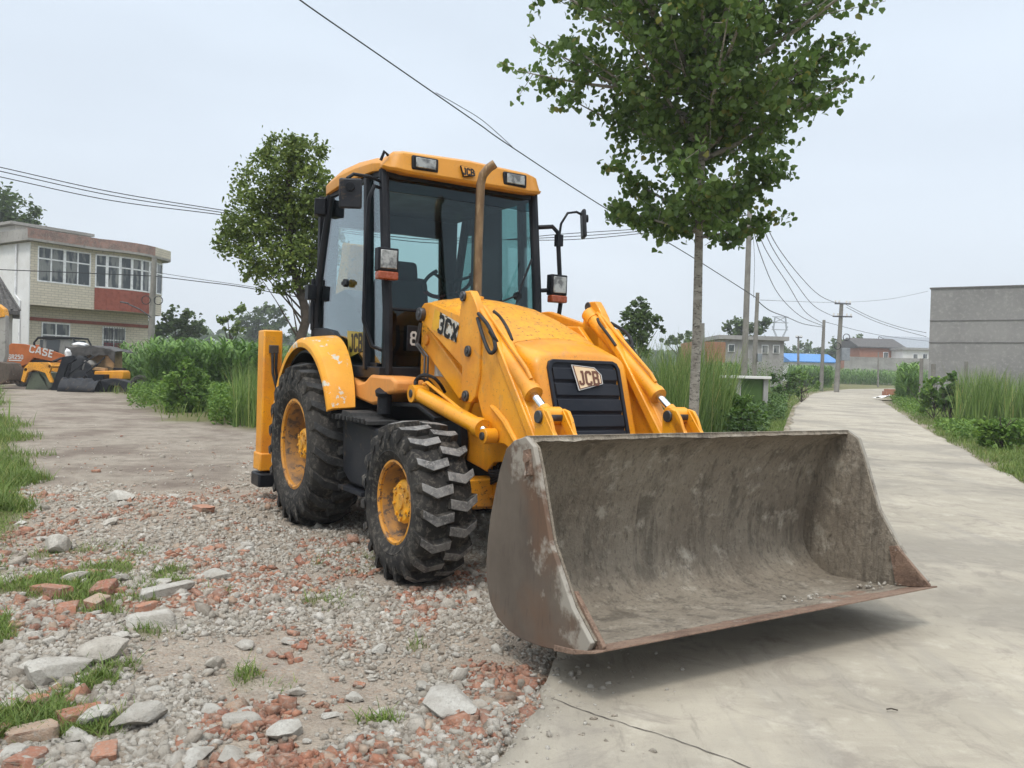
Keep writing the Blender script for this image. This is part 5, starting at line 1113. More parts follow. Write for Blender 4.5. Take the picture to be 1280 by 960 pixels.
def weeds(name, pts, n, size, mat, label, up=.35):
    """pts: list of (px0, px1, Y0, Y1, height m)"""
    C_ = []
    for a, b, y0, y1, h in pts:
        y = rng.uniform(y0, y1, n); x = np.array([at(rng.uniform(a, b), 470, yy).x for yy in y]); h_ = h*(.35+.9*fbm(x*1.1, y*1.1, 3, 61)); z = hgt(x, y)+h_*rng.uniform(0, 1, n)**.8
        ok = (x < xat(ROADL, y)-.2) | (x > xat(ROADR, y)+.2); C_.append(np.stack([x, y, z], -1)[ok])
    leaves(name, np.concatenate(C_), size, mat, None, hang=.0, fat=.3, kind='stuff', label=label)
weeds('weeds', [(262, 335, 17, 21, .9), (160, 335, 21, 25, .8), (168, 225, 27, 31, .5)], 4200, .075, M['bush_leaf'], 'tangled green weeds between the dirt lane and the corn')
weeds('low_weeds', [(1105, 1160, 28, 42, .5), (1160, 1290, 18, 23, .45), (1010, 1060, 40, 70, .6)], 3000, .085, M['bush_leaf'], 'low leafy weeds along the road verges')
weeds('undergrowth', [(765, 965, 15.5, 19, .8), (940, 985, 22, 32, .8), (880, 985, 45, 60, 2.2)], 3200, .085, M['dark_bush_leaf'], 'dark undergrowth at the foot of the reeds')
def reeds(name, a, b, y0, y1, n, H, label, mat='reed', w=.02, lean=.22):
    y = rng.uniform(y0, y1, n); x = np.array([at(rng.uniform(a, b), 470, yy).x for yy in y]); k = (x < xat(ROADL, y)-1.0) | (x > xat(ROADR, y)+.6)
    cl = fbm(x*1.5, y*1.5, 3, 90); k &= cl > rng.uniform(.2, .5, n); x, y, cl = x[k], y[k], cl[k]; n = len(x); base = np.stack([x, y, hgt(x, y)], -1)
    return blades(name, base, H*(.62+.75*cl)*U(.6, 1.12, n), w*U(.6, 1.3, n), lean*U(.2, 1.8, n), M[mat], segs=5, droop=.10, kind='stuff', label=label)
reeds('reed_bed', 768, 985, 13.0, 18.5, 6500, 2.05, 'tall green reeds growing behind the machine beside the poplar')
reeds('tall_reeds', 1196, 1330, 22.5, 27, 3600, 1.75, 'tall green reeds in front of the grey concrete building', w=.026)
reeds('tall_grass', 292, 345, 16.5, 21, 900, 1.35, 'tall grass left of the yellow stabiliser leg', w=.02)
reeds('brown_stalks', 950, 1000, 26, 34, 160, 2.3, 'thin dry stalks standing beside the water box', w=.02, lean=.12)
def corn(name, rects, n, label, H=1.9):
    B_ = []
    for a, b, y0, y1 in rects:
        y = rng.uniform(y0, y1, n); y = np.round(y/.6)*.6+rng.normal(0, .06, n); x = np.array([at(rng.uniform(a, b), 470, yy).x for yy in y])
        k = (x < xat(ROADL, y)-.8) | (x > xat(ROADR, y)+.8); B_.append(np.stack([x, y, hgt(x, y)], -1)[k])
    B_ = np.concatenate(B_); m_ = len(B_); hh = H*U(.62, 1.15, m_)
    st = [B_]; Hs = [hh]; Ws = [U(.02, .035, m_)]; Ls = [U(.0, .06, m_)]
    for j in range(9):
        f = .15+.085*j; p = B_.copy(); p[:, 2] += hh*f; st.append(p); Hs.append(U(.45, .75, m_)); Ws.append(U(.06, .095, m_)); Ls.append(U(.6, 1.1, m_))
    blades(name, np.concatenate(st), np.concatenate(Hs), np.concatenate(Ws), np.concatenate(Ls), M['corn'], segs=4, droop=.62, kind='stuff', label=label)
corn('corn_field', [(185, 350, 25.5, 27.5), (192, 350, 27.5, 33), (150, 350, 33.5, 39)], 560, 'dense field of green corn beyond the lane left of the machine')
corn('corn_rows', [(1114, 1152, 40, 46)], 420, 'dense dark green corn patch right of the road bend', 2.0)
corn('corn_belt', [(985, 1040, 80, 92), (1040, 1180, 108, 119)], 1300, 'long belt of corn in front of the far houses', 2.1)
corn('far_corn', [(330, 470, 45, 60), (860, 935, 60, 70)], 600, 'corn seen between the machine and the distant trees', 2.0)

# ------------------------------------------------------------------ BUILDINGS
def brickmat(name, c1, c2, mortar, sc_=(4.2, 4.2, 4.2), rough=.8):
    m, nt, bs = newmat(name); t = N(nt, 'ShaderNodeTexCoord'); sp_ = N(nt, 'ShaderNodeSeparateXYZ'); nt.links.new(t.outputs['Object'], sp_.inputs[0])
    ad_ = N(nt, 'ShaderNodeMath', operation='ADD'); nt.links.new(sp_.outputs[0], ad_.inputs[0]); nt.links.new(sp_.outputs[1], ad_.inputs[1]); cb_ = N(nt, 'ShaderNodeCombineXYZ'); nt.links.new(ad_.outputs[0], cb_.inputs[0]); nt.links.new(sp_.outputs[2], cb_.inputs[1])
    b = N(nt, 'ShaderNodeTexBrick'); nt.links.new(cb_.outputs[0], b.inputs[0]); b.inputs['Scale'].default_value = 1; b.inputs['Brick Width'].default_value = .36; b.inputs['Row Height'].default_value = .13; b.inputs['Mortar Size'].default_value = .012
    b.inputs['Color1'].default_value = (*c1, 1); b.inputs['Color2'].default_value = (*c2, 1); b.inputs['Mortar'].default_value = (*mortar, 1)
    v = coords(nt); c = mixc(nt, mrange(nt, noise(nt, v, .8, 5, .6), .4, .75, 0, .4), b.outputs[0], tuple(x*.6 for x in c1)); nt.links.new(c, bs.inputs['Base Color']); bs.inputs['Roughness'].default_value = rough; return m
M['cream_tile'] = brickmat('cream_brick_tile', (.64, .575, .45), (.56, .50, .39), (.36, .32, .26))
M['red_brick'] = brickmat('red_brick_wall', (.33, .12, .06), (.38, .15, .08), (.25, .2, .16))
M['red_panel'] = plain('red_painted_panel', (.28, .075, .045), .8)
M['granite'] = worn('stained_granite', (.34, .19, .15), (.19, .13, .11), .85, 0, 2.5, 20, (.4, .6), (.5, .65), (.33, .28, .24))
M['plaster'] = worn('stained_plaster', (.74, .73, .70), (.62, .60, .56), .9, 0, .6, 6, (.45, .7), (.6, .8), (.36, .34, .31))
M['dirty_plaster'] = worn('grimy_plaster', (.36, .34, .31), (.24, .225, .20), .9, 0, .7, 5, (.4, .65), (.55, .75), (.14, .13, .115))
M['render'] = worn('grey_cement_render', (.27, .257, .243), (.205, .197, .187), .95, 0, .35, 3.5, (.35, .65), (.5, .68), (.32, .305, .285), .1)
M['render_dark'] = worn('damp_cement', (.12, .112, .105), (.16, .15, .14), .95, 0, 1.5, 8)
M['tile_roof'] = worn('dark_roof_tiles', (.085, .080, .075), (.045, .043, .042), .9, 0, 4, 18, (.35, .65), (.5, .65), (.16, .14, .12), .6)
M['blue_roof'] = plain('blue_sheet_roof', (.06, .22, .52), .5)
M['solar'] = plain('grey_sheet_roof', (.25, .27, .29), .35)
M['concrete'] = worn('grey_concrete', (.34, .33, .31), (.26, .25, .235), .9, 0, 2, 20, (.4, .65), (.55, .72), (.19, .18, .17), .2)
M['upvc'] = plain('white_window_frame', (.80, .80, .79), .5)
M['pole'] = worn('weathered_pole_concrete', (.25, .235, .205), (.18, .165, .145), .9, 0, 2, 12, (.4, .65), (.55, .72), (.12, .11, .10), .2)
M['curtain'] = plain('red_curtain', (.20, .035, .045), .9)
eA = (math.atan2(.84238387, .53887792)); HO = empty('brick_house', (-24.7, 42, .41), eA, label='two storey cream brick house with bowed white window bay and red panel', cat='house')
plan = [(0, 0), (3.4, 0), (3.95, -.22), (4.6, -.40), (5.25, -.48), (5.9, -.42), (6.5, -.22), (7.1, .02), (7.75, .42), (7.9, .9), (7.9, 8.5), (0, 8.5)]
def seg_wall(a, b, z0, z1, th=.06, out=0):
    a = Vector(a); b = Vector(b); d = (b-a).normalized(); n = Vector((d.y, -d.x)); q = [a+n*(out+th), b+n*(out+th), b+n*out, a+n*out]; return [(p.x, p.y) for p in q]
g = G(); g.prism(plan, 3.78, 5.0, 'z'); g.build('upper_wall', M['cream_tile'], HO, smooth=False)
g = G(); g.prism([(.12, .08), (3.4, .08), (3.95, -.10), (4.6, -.26), (5.25, -.34), (5.9, -.28), (6.5, -.10), (7.1, .14), (7.6, .5), (7.75, .9), (7.75, 8.3), (.12, 8.3)], 5.0, 6.95, 'z'); g.build('room_interior', M['house_glass'], HO, smooth=False)
g = G(); g.prism([(x, y) for x, y in plan], 6.82, 7.0, 'z'); g.build('lintel_band', M['cream_tile'], HO, smooth=False)
g = G(); g.box(0, .34, -.01, .1, 5.0, 6.82); g.box(3.16, 3.42, -.01, .1, 5.0, 6.82); g.box(-.012, .12, .0, 8.5, 5.0, 6.82); g.build('wall_pier', M['cream_tile'], HO, smooth=False)
g = G(); g.prism([(.1, 1.0), (7.3, 1.0), (7.3, 8.4), (.1, 8.4)], 0, 3.78, 'z'); g.build('lower_wall', M['cream_tile'], HO, smooth=False)
g = G(); g.box(-.05, .0, .0, 8.5, 0, 6.95); g.build('end_wall', M['plaster'], HO, smooth=False)
g = G(); g.box(.08, 7.33, .96, 1.0, 3.02, 3.2); g.build('red_band', M['red_panel'], HO, smooth=False)
g = G()
for i in range(1, 6): g.prism(seg_wall(plan[i], plan[i+1], 0, 0, .035), 3.80, 4.98, 'z')
g.build('red_panel', M['red_panel'], HO, smooth=False)
ov = lambda k: [(-.35, -.35), (3.4, -.38), (3.95, -.6), (4.6, -.80), (5.25, -.88), (5.9, -.82), (6.6, -.6), (7.4, -.2), (8.15, .2), (8.4, .9), (8.4, 8.8), (-.35, 8.8)]
g = G(); g.prism(ov(0), 7.0, 7.12, 'z'); g.build('eaves_slab', M['dirty_plaster'], HO, smooth=False)
g = G(); g.prism(ov(0)[:3], 7.12, 7.14, 'z') if False else None
for i, mt in ((0, 'cream_tile'), (1, 'granite'), (2, 'granite'), (3, 'granite'), (4, 'granite'), (5, 'granite'), (6, 'cream_tile'), (7, 'cream_tile'), (8, 'dirty_plaster')):
    a = ov(0)[i]; b = ov(0)[i+1]; g = G(); g.prism(seg_wall(a, b, 0, 0, .12, -.12), 7.12, 7.62, 'z'); g.build('parapet', M[mt if i else 'granite'], HO, smooth=False)
g = G(); g.prism([(-.35, 8.8), (-.23, 8.8), (-.23, -.35), (-.35, -.35)], 7.12, 7.58, 'z'); g.build('parapet', M['dirty_plaster'], HO, smooth=False)
g = G(); g.box(.4, 4.1, 2.4, 6.5, 7.1, 8.05); g.build('roof_room', M['plaster'], HO, smooth=False)
g = G(); g.box(.0, 4.5, 2.0, 6.9, 8.05, 8.2); g.build('roof_slab', M['dirty_plaster'], HO, smooth=False)
def hwin(a, b, z0, z1, cols, trans, depth=.0, curtain=None, bars=False, group=None):
    a = Vector(a); b = Vector(b); L = (b-a).length; d = (b-a)/L; n = Vector((d.y, -d.x)); g = G(); w = .07
    def bar(s0, s1, q0, q1, o=.03):
        P_ = [a+d*s0+n*o, a+d*s1+n*o, a+d*s1-n*.03, a+d*s0-n*.03]; g.prism([(p.x, p.y) for p in P_], q0, q1, 'z')
    bar(0, L, z0, z0+w); bar(0, L, z1-w, z1); bar(0, w, z0+w, z1-w); bar(L-w, L, z0+w, z1-w)
    for i in range(1, cols): bar(L*i/cols-w/2, L*i/cols+w/2, z0+w, z1-w, .028)
    if trans: bar(w, L-w, trans-w/2, trans+w/2, .026)
    W = g.build('window', M['upvc'], HO, smooth=False)
    g = G(); P_ = [a+n*.0, b+n*.0, b-n*.02, a-n*.02]; g.prism([(p.x, p.y) for p in P_], z0+.01, z1-.01, 'z'); g.build('pane', M['house_glass'], W, smooth=False)
    if curtain: g = G(); P_ = [a+d*.1+n*.008, a+d*(L*.98)+n*.008, a+d*(L*.98)+n*.002, a+d*.1+n*.002]; g.prism([(p.x, p.y) for p in P_], z0+.05, (z0+z1)/2+.1, 'z'); g.build('curtain', M[curtain], W, smooth=False)
    if bars:
        g = G()
        for i in range(9): p = a+d*(L*(i+.5)/9)+n*.07; g.cyl((p.x, p.y, z0), (p.x, p.y, z1), .012, 6)
        p = a+n*.07; q = b+n*.07
        for zz in (z0+.3, (z0+z1)/2, z1-.2): g.cyl((p.x, p.y, zz), (q.x, q.y, zz), .012, 6)
        g.build('window_bars', M['steel'], W, smooth=False)
hwin((.34, .02), (1.74, .02), 5.0, 6.82, 2, 6.2); hwin((1.74, .02), (3.16, .02), 5.0, 6.82, 2, 6.2)
for i in range(1, 9): hwin(plan[i], plan[i+1], 5.0, 6.82, 1, 6.2)
hwin((1.12, .99), (2.65, .99), .95, 2.98, 2, 2.3); hwin((4.48, .99), (5.86, .99), .95, 2.95, 2, 2.2, curtain='curtain', bars=True)
g = G(); g.tube([(-.12, 1.2, 6.9), (-.12, 1.2, 4.3), (-.10, .8, 4.0), (-.10, .75, .1)], .05, 8); g.build('drain_pipe', M['upvc'], HO)
g = G()
for i in range(3): g.box(6.9+.1*i, 6.92+.1*i, -.1, .0, 4.4, 4.8)
# old tiled house at the left edge
p1 = at(25, 388, 37); pr_ = at(3, 343, 38.5); OH = empty('tiled_house', (p1.x, 37, .35), R(31), label='old low house with dark tiled roof slope cut by the left edge', cat='house')
w_ = 7; he = p1.z-.35; hr = pr_.z-.35
g = G(); g.box(-w_, -.3, .3, 4, -.3, he-.05); g.build('wall', M['dirty_plaster'], OH, smooth=False)
g = G(); g.add([(-w_, -.1, he-.05), (0, -.1, he-.05), (-.9, 2.2, hr), (-w_, 2.2, hr), (-w_, 4.4, he-.05), (0, 4.4, he-.05), (-w_, -.1, he-.2), (0, -.1, he-.2), (0, 4.4, he-.2), (-w_, 4.4, he-.2)], [(0, 1, 2, 3), (3, 2, 5, 4), (1, 5, 2), (0, 3, 4), (6, 7, 1, 0), (7, 8, 5, 1), (8, 9, 4, 5), (9, 6, 0, 4), (6, 9, 8, 7)])
for j in range(22): x = -j*w_/22; g.tube([(x, -.12, he-.0), (min(x, -.95), 2.2, hr+.03)], .05, 6)
g.build('roof', M['tile_roof'], OH, smooth=False)
# concrete building on the right
q = at(1160, 470, 60); CB = empty('concrete_building', (q.x, 60, gh(q.x, 60)), R(-33), label='tall blank grey cement building at the right edge behind the reeds', cat='building')
ht = at(1160, 361, 60).z-gh(q.x, 60)
g = G(); g.box(0, 15, 0, 12, 0, ht-.001); g.build('wall', M['render'], CB, smooth=False)
g = G(); 
for zz in (at(1160, 401, 60).z-gh(q.x, 60), at(1160, 428, 60).z-gh(q.x, 60)): g.box(-.02, 15.02, -.035, -.002, zz-.03, zz+.03)
g.build('pour_joint', M['render_dark'], CB, smooth=False)
g = G(); g.box(-.08, 15.1, -.08, 12.1, ht-.001, ht+.09); g.build('coping', M['render_dark'], CB, smooth=False)
def far_building(name, x0, x1, yt, Y, dep, wall, label, cat='house', wins=(), roof=None, cap=None, yb=None):
    a = at(x0, 465, Y); b = at(x1, 465, Y); zg = gh(a.x, Y); T = empty(name, (a.x, Y, zg), label=label, cat=cat); W_ = b.x-a.x; h = at((x0+x1)/2, yt, Y).z-zg
    g = G(); g.box(0, W_, 0, dep, -.3, h); g.build('wall', wall, T, smooth=False)
    for wx0, wx1, wy0, wy1 in wins:
        c0 = at(wx0, wy0, Y); c1 = at(wx1, wy1, Y); g = G(); g.box(c0.x-a.x, c1.x-a.x, -.08, -.002, c1.z-zg, c0.z-zg); w = g.build('window', M['upvc'], T, smooth=False)
        g = G(); k = (c1.x-c0.x)*.12; g.box(c0.x-a.x+k, c1.x-a.x-k, -.12, -.082, c1.z-zg+k, c0.z-zg-k); g.build('pane', M['house_glass'], w, smooth=False)
    if cap: g = G(); g.box(-.3, W_+.3, -.4, dep+.3, h+.002, h+.35); g.build('roof_slab', cap, T, smooth=False)
    if roof:
        rm, hr_, o = roof; g = G(); g.add([(-o, -o, h), (W_+o, -o, h), (W_+o, dep+o, h), (-o, dep+o, h), (W_*.0-o, dep/2, h+hr_), (W_+o, dep/2, h+hr_), (-o, -o, h-.15), (W_+o, -o, h-.15), (W_+o, dep+o, h-.15), (-o, dep+o, h-.15)], [(0, 1, 5, 4), (2, 3, 4, 5), (0, 4, 3), (1, 2, 5), (6, 7, 1, 0), (7, 8, 2, 1), (8, 9, 3, 2), (9, 6, 0, 3), (6, 9, 8, 7)]); g.build('roof', rm, T, smooth=False)
    return T
far_building('shed', 990, 1044, 452, 124, 9, M['plaster'], 'long white shed with bright blue sheet roof beyond the corn', 'shed', roof=(M['blue_roof'], 1.3, .5))
far_building('grey_house', 900, 979, 425, 72, 7, M['concrete'], 'unfinished grey house with square openings behind the two poles', wins=[(910, 918, 430, 440), (952, 960, 431, 442), (966, 974, 431, 442)], cap=M['concrete'])
far_building('brick_shed', 866, 906, 427, 66, 5, M['red_brick'], 'orange brick outbuilding seen right of the poplar trunk', 'shed')
far_building('brick_farmhouse', 1074, 1128, 434, 131, 9, M['red_brick'], 'brown brick farmhouse with dark pitched roof behind the wall', roof=(M['tile_roof'], 1.6, .4), wins=[(1104, 1110, 440, 448), (1117, 1123, 440, 448)])
far_building('white_house', 1128, 1186, 438, 127, 9, M['plaster'], 'white house with small square windows left of the cement building', wins=[(1141, 1147, 442, 449), (1153, 1159, 442, 449), (1163, 1167, 443, 450), (1171, 1176, 443, 450)], cap=M['concrete'])
a = at(1098, 422, 138); b = at(1160, 432, 138); SC_ = empty('roof_canopy', (a.x, 138, gh(a.x, 138)), label='grey sloping sheet canopy on posts above the far houses', cat='canopy'); z1 = at(1100, 420, 138).z-gh(a.x, 138); z2 = at(1160, 434, 138).z-gh(a.x, 138); W_ = b.x-a.x
g = G(); g.add([(0, 0, z1), (W_, 0, z1), (W_+3, -4, z2-.6), (3.2, -4, z2-.6), (0, 0, z1-.15), (W_, 0, z1-.15), (W_+3, -4, z2-.75), (3.2, -4, z2-.75)], [(0, 1, 2, 3), (7, 6, 5, 4), (0, 4, 5, 1), (1, 5, 6, 2), (2, 6, 7, 3), (3, 7, 4, 0)]); g.build('canopy_sheet', M['solar'], SC_, smooth=False)
g = G(); 
for i in range(5): g.box(i*W_/4, i*W_/4+.12, 0, .12, 0, z1-.16)
g.build('post_row', M['concrete'], SC_, smooth=False)
far_building('boundary_wall', 1056, 1160, 447, 121, .3, M['dirty_plaster'], 'long low grimy wall in front of the far houses', 'wall', cap=None)
# concrete water box on the left verge
q0 = at(921, 470, 24); q1 = at(962, 470, 24); zz = gh(q0.x, 24); WB_ = empty('water_box', (q0.x, 24, zz), R(4), label='small concrete framed box with green net beside the road verge', cat='box'); W_ = q1.x-q0.x; h = at(940, 470, 24).z-zz
g = G(); g.box(-.15, W_+.05, -.1, 1.2, h-.08, h); g.build('lid', M['plaster'], WB_, bevel=.01)
for x in (0, W_-.14): g = G(); g.box(x, x+.14, 0, .14, -.1, h-.082); g.build('post', M['concrete'], WB_, bevel=.01)
g = G(); g.box(.145, W_-.145, .06, .1, 0, h-.082); g.build('net', M['dark_bush_leaf'], WB_, smooth=False)

# ------------------------------------------------------------------ POLES, WIRES, PYLON
def pole(px, pyt, Y, r, label, name='utility_pole', arms=(), extra=None, r2=None, pxb=None):
    b = at(pxb or px, 470, Y); t = at(px, pyt, Y); z0 = gh(b.x, Y); T = empty(name, (b.x, Y, z0), label=label, cat='pole' ); h = t.z-z0; dx = t.x-b.x
    g = G(); g.tube([(0, 0, -.4), (dx*.5, 0, h*.5), (dx, 0, h)], [r, r*.85, r2 or r*.68], 14); g.build('post', M['pole'], T)
    for py, hw in arms:
        z = at(px, py, Y).z-z0; w = hw/FPX*Y; g = G(); g.box(dx-w, dx+w, -r-.06, -r, z-.05, z+.05); a_ = g.build('cross_arm', M['steel'], T, smooth=False)
        for k in (-.9, -.45, .45, .9): g = G(); g.lathe([(.001, 0), (.07, 0), (.05, .06), (.08, .08), (.05, .14), (.07, .17), (.001, .2)], (dx+w*k, -r-.03, z+.05), 10, 'z'); g.build('insulator', M['plaster'], a_)
    if extra: extra(T, z0, dx, h)
    return T
def meter(py, sx=.3, sz=.45, off=.3):
    def f(T, z0, dx, h):
        z = py; g = G(); g.box(off-.02, off+sx, -.2, .05, h*z-sz/2, h*z+sz/2); g.build('meter_box', M['solar'], T, bevel=.01)
    return f
pole(938, 240, 38, .155, 'tallest thick grey concrete pole rising behind the poplar leaves', pxb=930)
pole(947, 366, 35, .11, 'short grey concrete pole with small meter box beside the thick pole', pxb=942, extra=meter(.42, .16, .34, .12))
pole(1030, 400, 64, .16, 'thin plain grey pole in front of the blue roofed shed', pxb=1027)
def coils(T, z0, dx, h):
    g = G()
    for z, x in ((.62, .35), (.52, -.3)):
        g.tube([(dx+x+.25*math.cos(t), -.25, h*z+.25*math.sin(t)) for t in np.linspace(0, 6.28, 16)], .03, 6)
    g.build('cable_coil', M['hose'], T); g = G(); g.box(.15, .75, -.5, -.1, h*.36, h*.50); g.build('transformer_box', M['solar'], T, bevel=.02)
pole(1052, 379, 62, .20, 'grey pole with two cross arms and insulators at the road bend', arms=((380, 10), (396, 12)), pxb=1046, extra=coils)
pole(998, 420, 95, .16, 'small distant pole left of the blue roofed shed', arms=((422, 4),))
pole(879, 404, 45, .11, 'slim dark pole standing just right of the poplar trunk')
pole(1167, 455, 34, .10, 'leaning concrete fence post among the garden plants', 'fence_post', r2=.09)
pole(1152, 448, 36, .09, 'thin concrete fence post left of the leaning post', 'fence_post', r2=.08)
pole(1208, 452, 40, .09, 'short fence post in front of the cement building', 'fence_post', r2=.08)
pole(1098, 440, 92, .10, 'thin pole standing in front of the far boundary wall')
def lamp(T, z0, dx, h):
    g = G(); g.tube([(dx, -.1, h*.52), (dx-.5, -.3, h*.585), (dx-.95, -.5, h*.62)], .03, 8); a_ = g.build('lamp_arm', M['steel'], T); g = G(); g.obox((dx-1.1, -.55, h*.63), (.4, .14, .07), (0, .15, 0)); g.build('lamp_head', M['steel'], a_, bevel=.02)
    g = G(); 
    for x in (-.26, .32): g.tube([(dx+x+.2*math.cos(t), -.2, h*.66+.2*math.sin(t)) for t in np.linspace(0, 6.28, 16)], .02, 6)
    g.build('cable_coil', M['hose'], T)
pole(193, 322, 39, .17, 'grey pole with street lamp arm and cable coils beside the brick house', 'lamp_post', pxb=187, extra=lamp)
wn = 0
def wire(pts, r, label, name='overhead_wire', group=None):
    raw = [at(*p) for p in pts]; out_ = []
    for i in range(len(raw)-1):
        p0 = raw[max(i-1, 0)]; p1 = raw[i]; p2 = raw[i+1]; p3 = raw[min(i+2, len(raw)-1)]
        for k in range(8):
            t = k/8; out_.append(.5*((2*p1)+(p2-p0)*t+(2*p0-5*p1+4*p2-p3)*t*t+(3*p1-p0-3*p2+p3)*t**3))
    out_.append(raw[-1]); g = G(); g.tube(out_, [r*(.35+.65*min(1, p.y/30)) for p in out_], 5); return g.build(name, M['hose'], None, label=label, category='wire', group=group)
wire([(330, -38, 9), (375, 0, 9.8), (470, 66, 12), (545, 118, 14), (600, 156, 16), (640, 184, 18), (760, 262, 24), (850, 312, 29.5), (945, 372, 35)], .017, 'thick cable crossing the sky from the top edge down to the short pole', 'overhead_cable')
wire([(545, 116, 13.9), (575, 133, 15), (605, 152, 16.2), (640, 183, 18)], .010, 'thin strand twisting away from the thick cable above the cab')
wire([(945, 374, 35), (962, 388, 40), (985, 397, 46), (1005, 405, 54), (1029, 409, 64)], .022, 'cable running from the short pole to the thin plain pole')
for k, (dy0, dy1, lb) in enumerate(((0, 0, 'topmost of the three wires in the left sky'), (5, 6, 'middle of the three wires in the left sky'), (12, 12, 'lowest of the three wires in the left sky'))):
    wire([(-140, 178+dy0, 22), (0, 209+dy0, 25), (140, 240+dy0*.9, 27), (280, 263+dy1*.5, 29), (430, 286+dy1*.4, 31), (560, 297+dy1*.6, 33), (700, 300-dy1*.6, 35), (800, 292-dy1*.5, 36.5), (865, 283-dy1*.4, 37.5), (938, 268, 38)], .016, lb)
wire([(-60, 334, 34), (0, 337, 35), (100, 341, 37), (192, 345, 39)], .02, 'dark cable passing in front of the upper house windows')
wire([(192, 345, 39), (250, 352, 38), (305, 359, 37), (400, 376, 36), (480, 385, 36)], .02, 'upper of the two low cables right of the lamp post')
wire([(192, 340, 39), (250, 349, 38.5), (305, 357, 38), (400, 372, 37)], .012, 'lower thin cable right of the lamp post')
for k, (x0, y0, x1, y1, xm, ym, lb) in enumerate(((937, 268, 1028, 407, 972, 366, 'leftmost of the wires sagging from the thick pole'), (939, 266, 1028, 404, 984, 354, 'second wire sagging from the thick pole'), (946, 262, 1043, 396, 992, 350, 'third wire sagging from the thick pole'), (950, 262, 1052, 381, 1000, 345, 'rightmost of the wires sagging from the thick pole'))):
    wire([(x0, y0, 38), ((x0*.6+xm*.4), y0+(ym-y0)*.52, 43), (xm, ym, 50), ((xm+x1)/2, y1-(y1-ym)*.30, 56), (x1, y1, 63)], .02, lb)
wire([(942, 372, 35), (943, 320, 37), (939, 268, 38)], .010, 'thin wire hanging between the tops of the two grey poles')
for k, (y0, y1, lb) in enumerate(((381, 416, 'upper wire from the cross arm pole to the cement building'), (384, 421, 'lower wire from the cross arm pole to the cement building'))):
    wire([(1058, y0, 62), (1090, y0+16, 62), (1125, y0+28, 61), (1158, y1, 60)], .018, lb)
wire([(950, 375, 35), (1000, 377, 48), (1052, 378, 62), (1110, 374, 61), (1160, 364, 60)], .010, 'faint straight wire crossing above the cross arm pole')
wire([(1030, 402, 64), (1100, 419, 80), (1175, 428, 95)], .02, 'thin wire running behind the cross arm pole to the white house')
wire([(870, 425, 80), (925, 430, 85), (1000, 437, 95), (1052, 441, 110)], .02, 'low thin wire in front of the distant trees')
q = at(973, 470, 330); PY = empty('pylon', (q.x, 330, gh(q.x, 330)), label='pale lattice power pylon fading in the haze above the grey house', cat='pylon'); h = at(973, 396, 330).z-gh(q.x, 330)
g = G(); w = 2.6
def ln(a, b, r=.16): g.tube([a, b], r, 4)
for s in (-1, 1):
    for t in (-1, 1): ln((s*3.2, t*3.2, 0), (s*.8, t*.8, h*.62)); ln((s*.8, t*.8, h*.62), (s*w, t*.5, h*.78)); ln((s*w, t*.5, h*.78), (s*w*.8, t*.4, h))
    ln((s*w, 0, h*.78), (s*w*1.2, 0, h*.84)); ln((-w*.9*s, 0, h*.9), (w*.85*s, 0, h))
for k in range(7):
    z0, z1 = h*.62*k/7, h*.62*(k+1)/7; w0 = 3.2-2.4*k/7; w1 = 3.2-2.4*(k+1)/7; ln((-w0, -w0, z0), (w1, -w1, z1), .1); ln((w0, -w0, z0), (-w1, -w1, z1), .1)
for zz in (.78, .9, 1.0): ln((-w*1.25, 0, h*zz), (w*1.25, 0, h*zz))
g.build('lattice', M['solar'], PY, smooth=False)

# ------------------------------------------------------------------ MACHINE YARD ON THE LEFT
M['sk_orange'] = worn('orange_machine_paint', (.46, .12, .02), (.34, .09, .02), .5, 0, 2, 20)
M['tarp'] = worn('grey_tarpaulin', (.07, .065, .06), (.035, .033, .031), .8, 0, 3, 12)
M['wood'] = worn('pale_timber', (.42, .27, .13), (.30, .19, .10), .8, 0, 3, 20, scale=(1, 1, 5))
M['olive'] = worn('olive_steel', (.085, .10, .065), (.055, .06, .045), .7, 0, 3, 20)
def local(cx, Y, base=None):
    o = at(cx, 470, Y); z0 = gh(o.x, Y); return (o.x, Y, z0), (lambda px, py, yy=0: (at(px, py, Y+yy).x-o.x, at(px, py, Y+yy).z-z0))
loc, q = local(45, 32.6); SK = empty('skid_steer', loc, label='orange skid steer loader with black glazed cab parked in front of the brick house', cat='loader')
def PL(L_): return [q(*p) for p in L_]
for s, y in ((0, 0), (1, 1.45)):
    g = G(); g.prism(PL([(3, 452), (5, 437), (14, 429), (30, 430), (60, 437), (87, 446), (86, 453), (62, 451), (42, 447), (34, 455), (26, 458), (12, 474), (4, 466)]), y, y+.12); a_ = g.build('lift_arm', M['sk_orange'], SK, bevel=.01)
    if s == 0:
        x, z = q(52, 439); x2, z2 = q(62, 441.5); text('arm_lettering', 'CASE', .27, frame((x, -.01, z), (x2-x, 0, z2-z), (0, 0, 1)), M['white'], a_, .004, sx=1.15, th=.2)
        x, z = q(20, 446); text('arm_number', 'SR250', .16, frame((x, -.01, z), (1, 0, 0), (0, 0, 1)), M['white'], a_, .004, sx=.95, th=.2)
        x, z = q(19, 450.5); g = G(); g.box(x-.25, x+.25, -.012, -.004, z-.02, z+.02); g.build('arm_stripe', M['white'], a_, smooth=False)
g = G(); g.prism(PL([(6, 440), (34, 440), (36, 470), (10, 474)]), .14, 1.43); g.build('engine_cover', M['sk_orange'], SK, bevel=.02)
g = G(); g.prism(PL([(30, 450), (86, 450), (84, 474), (34, 474)]), .2, 1.38); g.build('body', M['black'], SK, bevel=.02)
g = G(); 
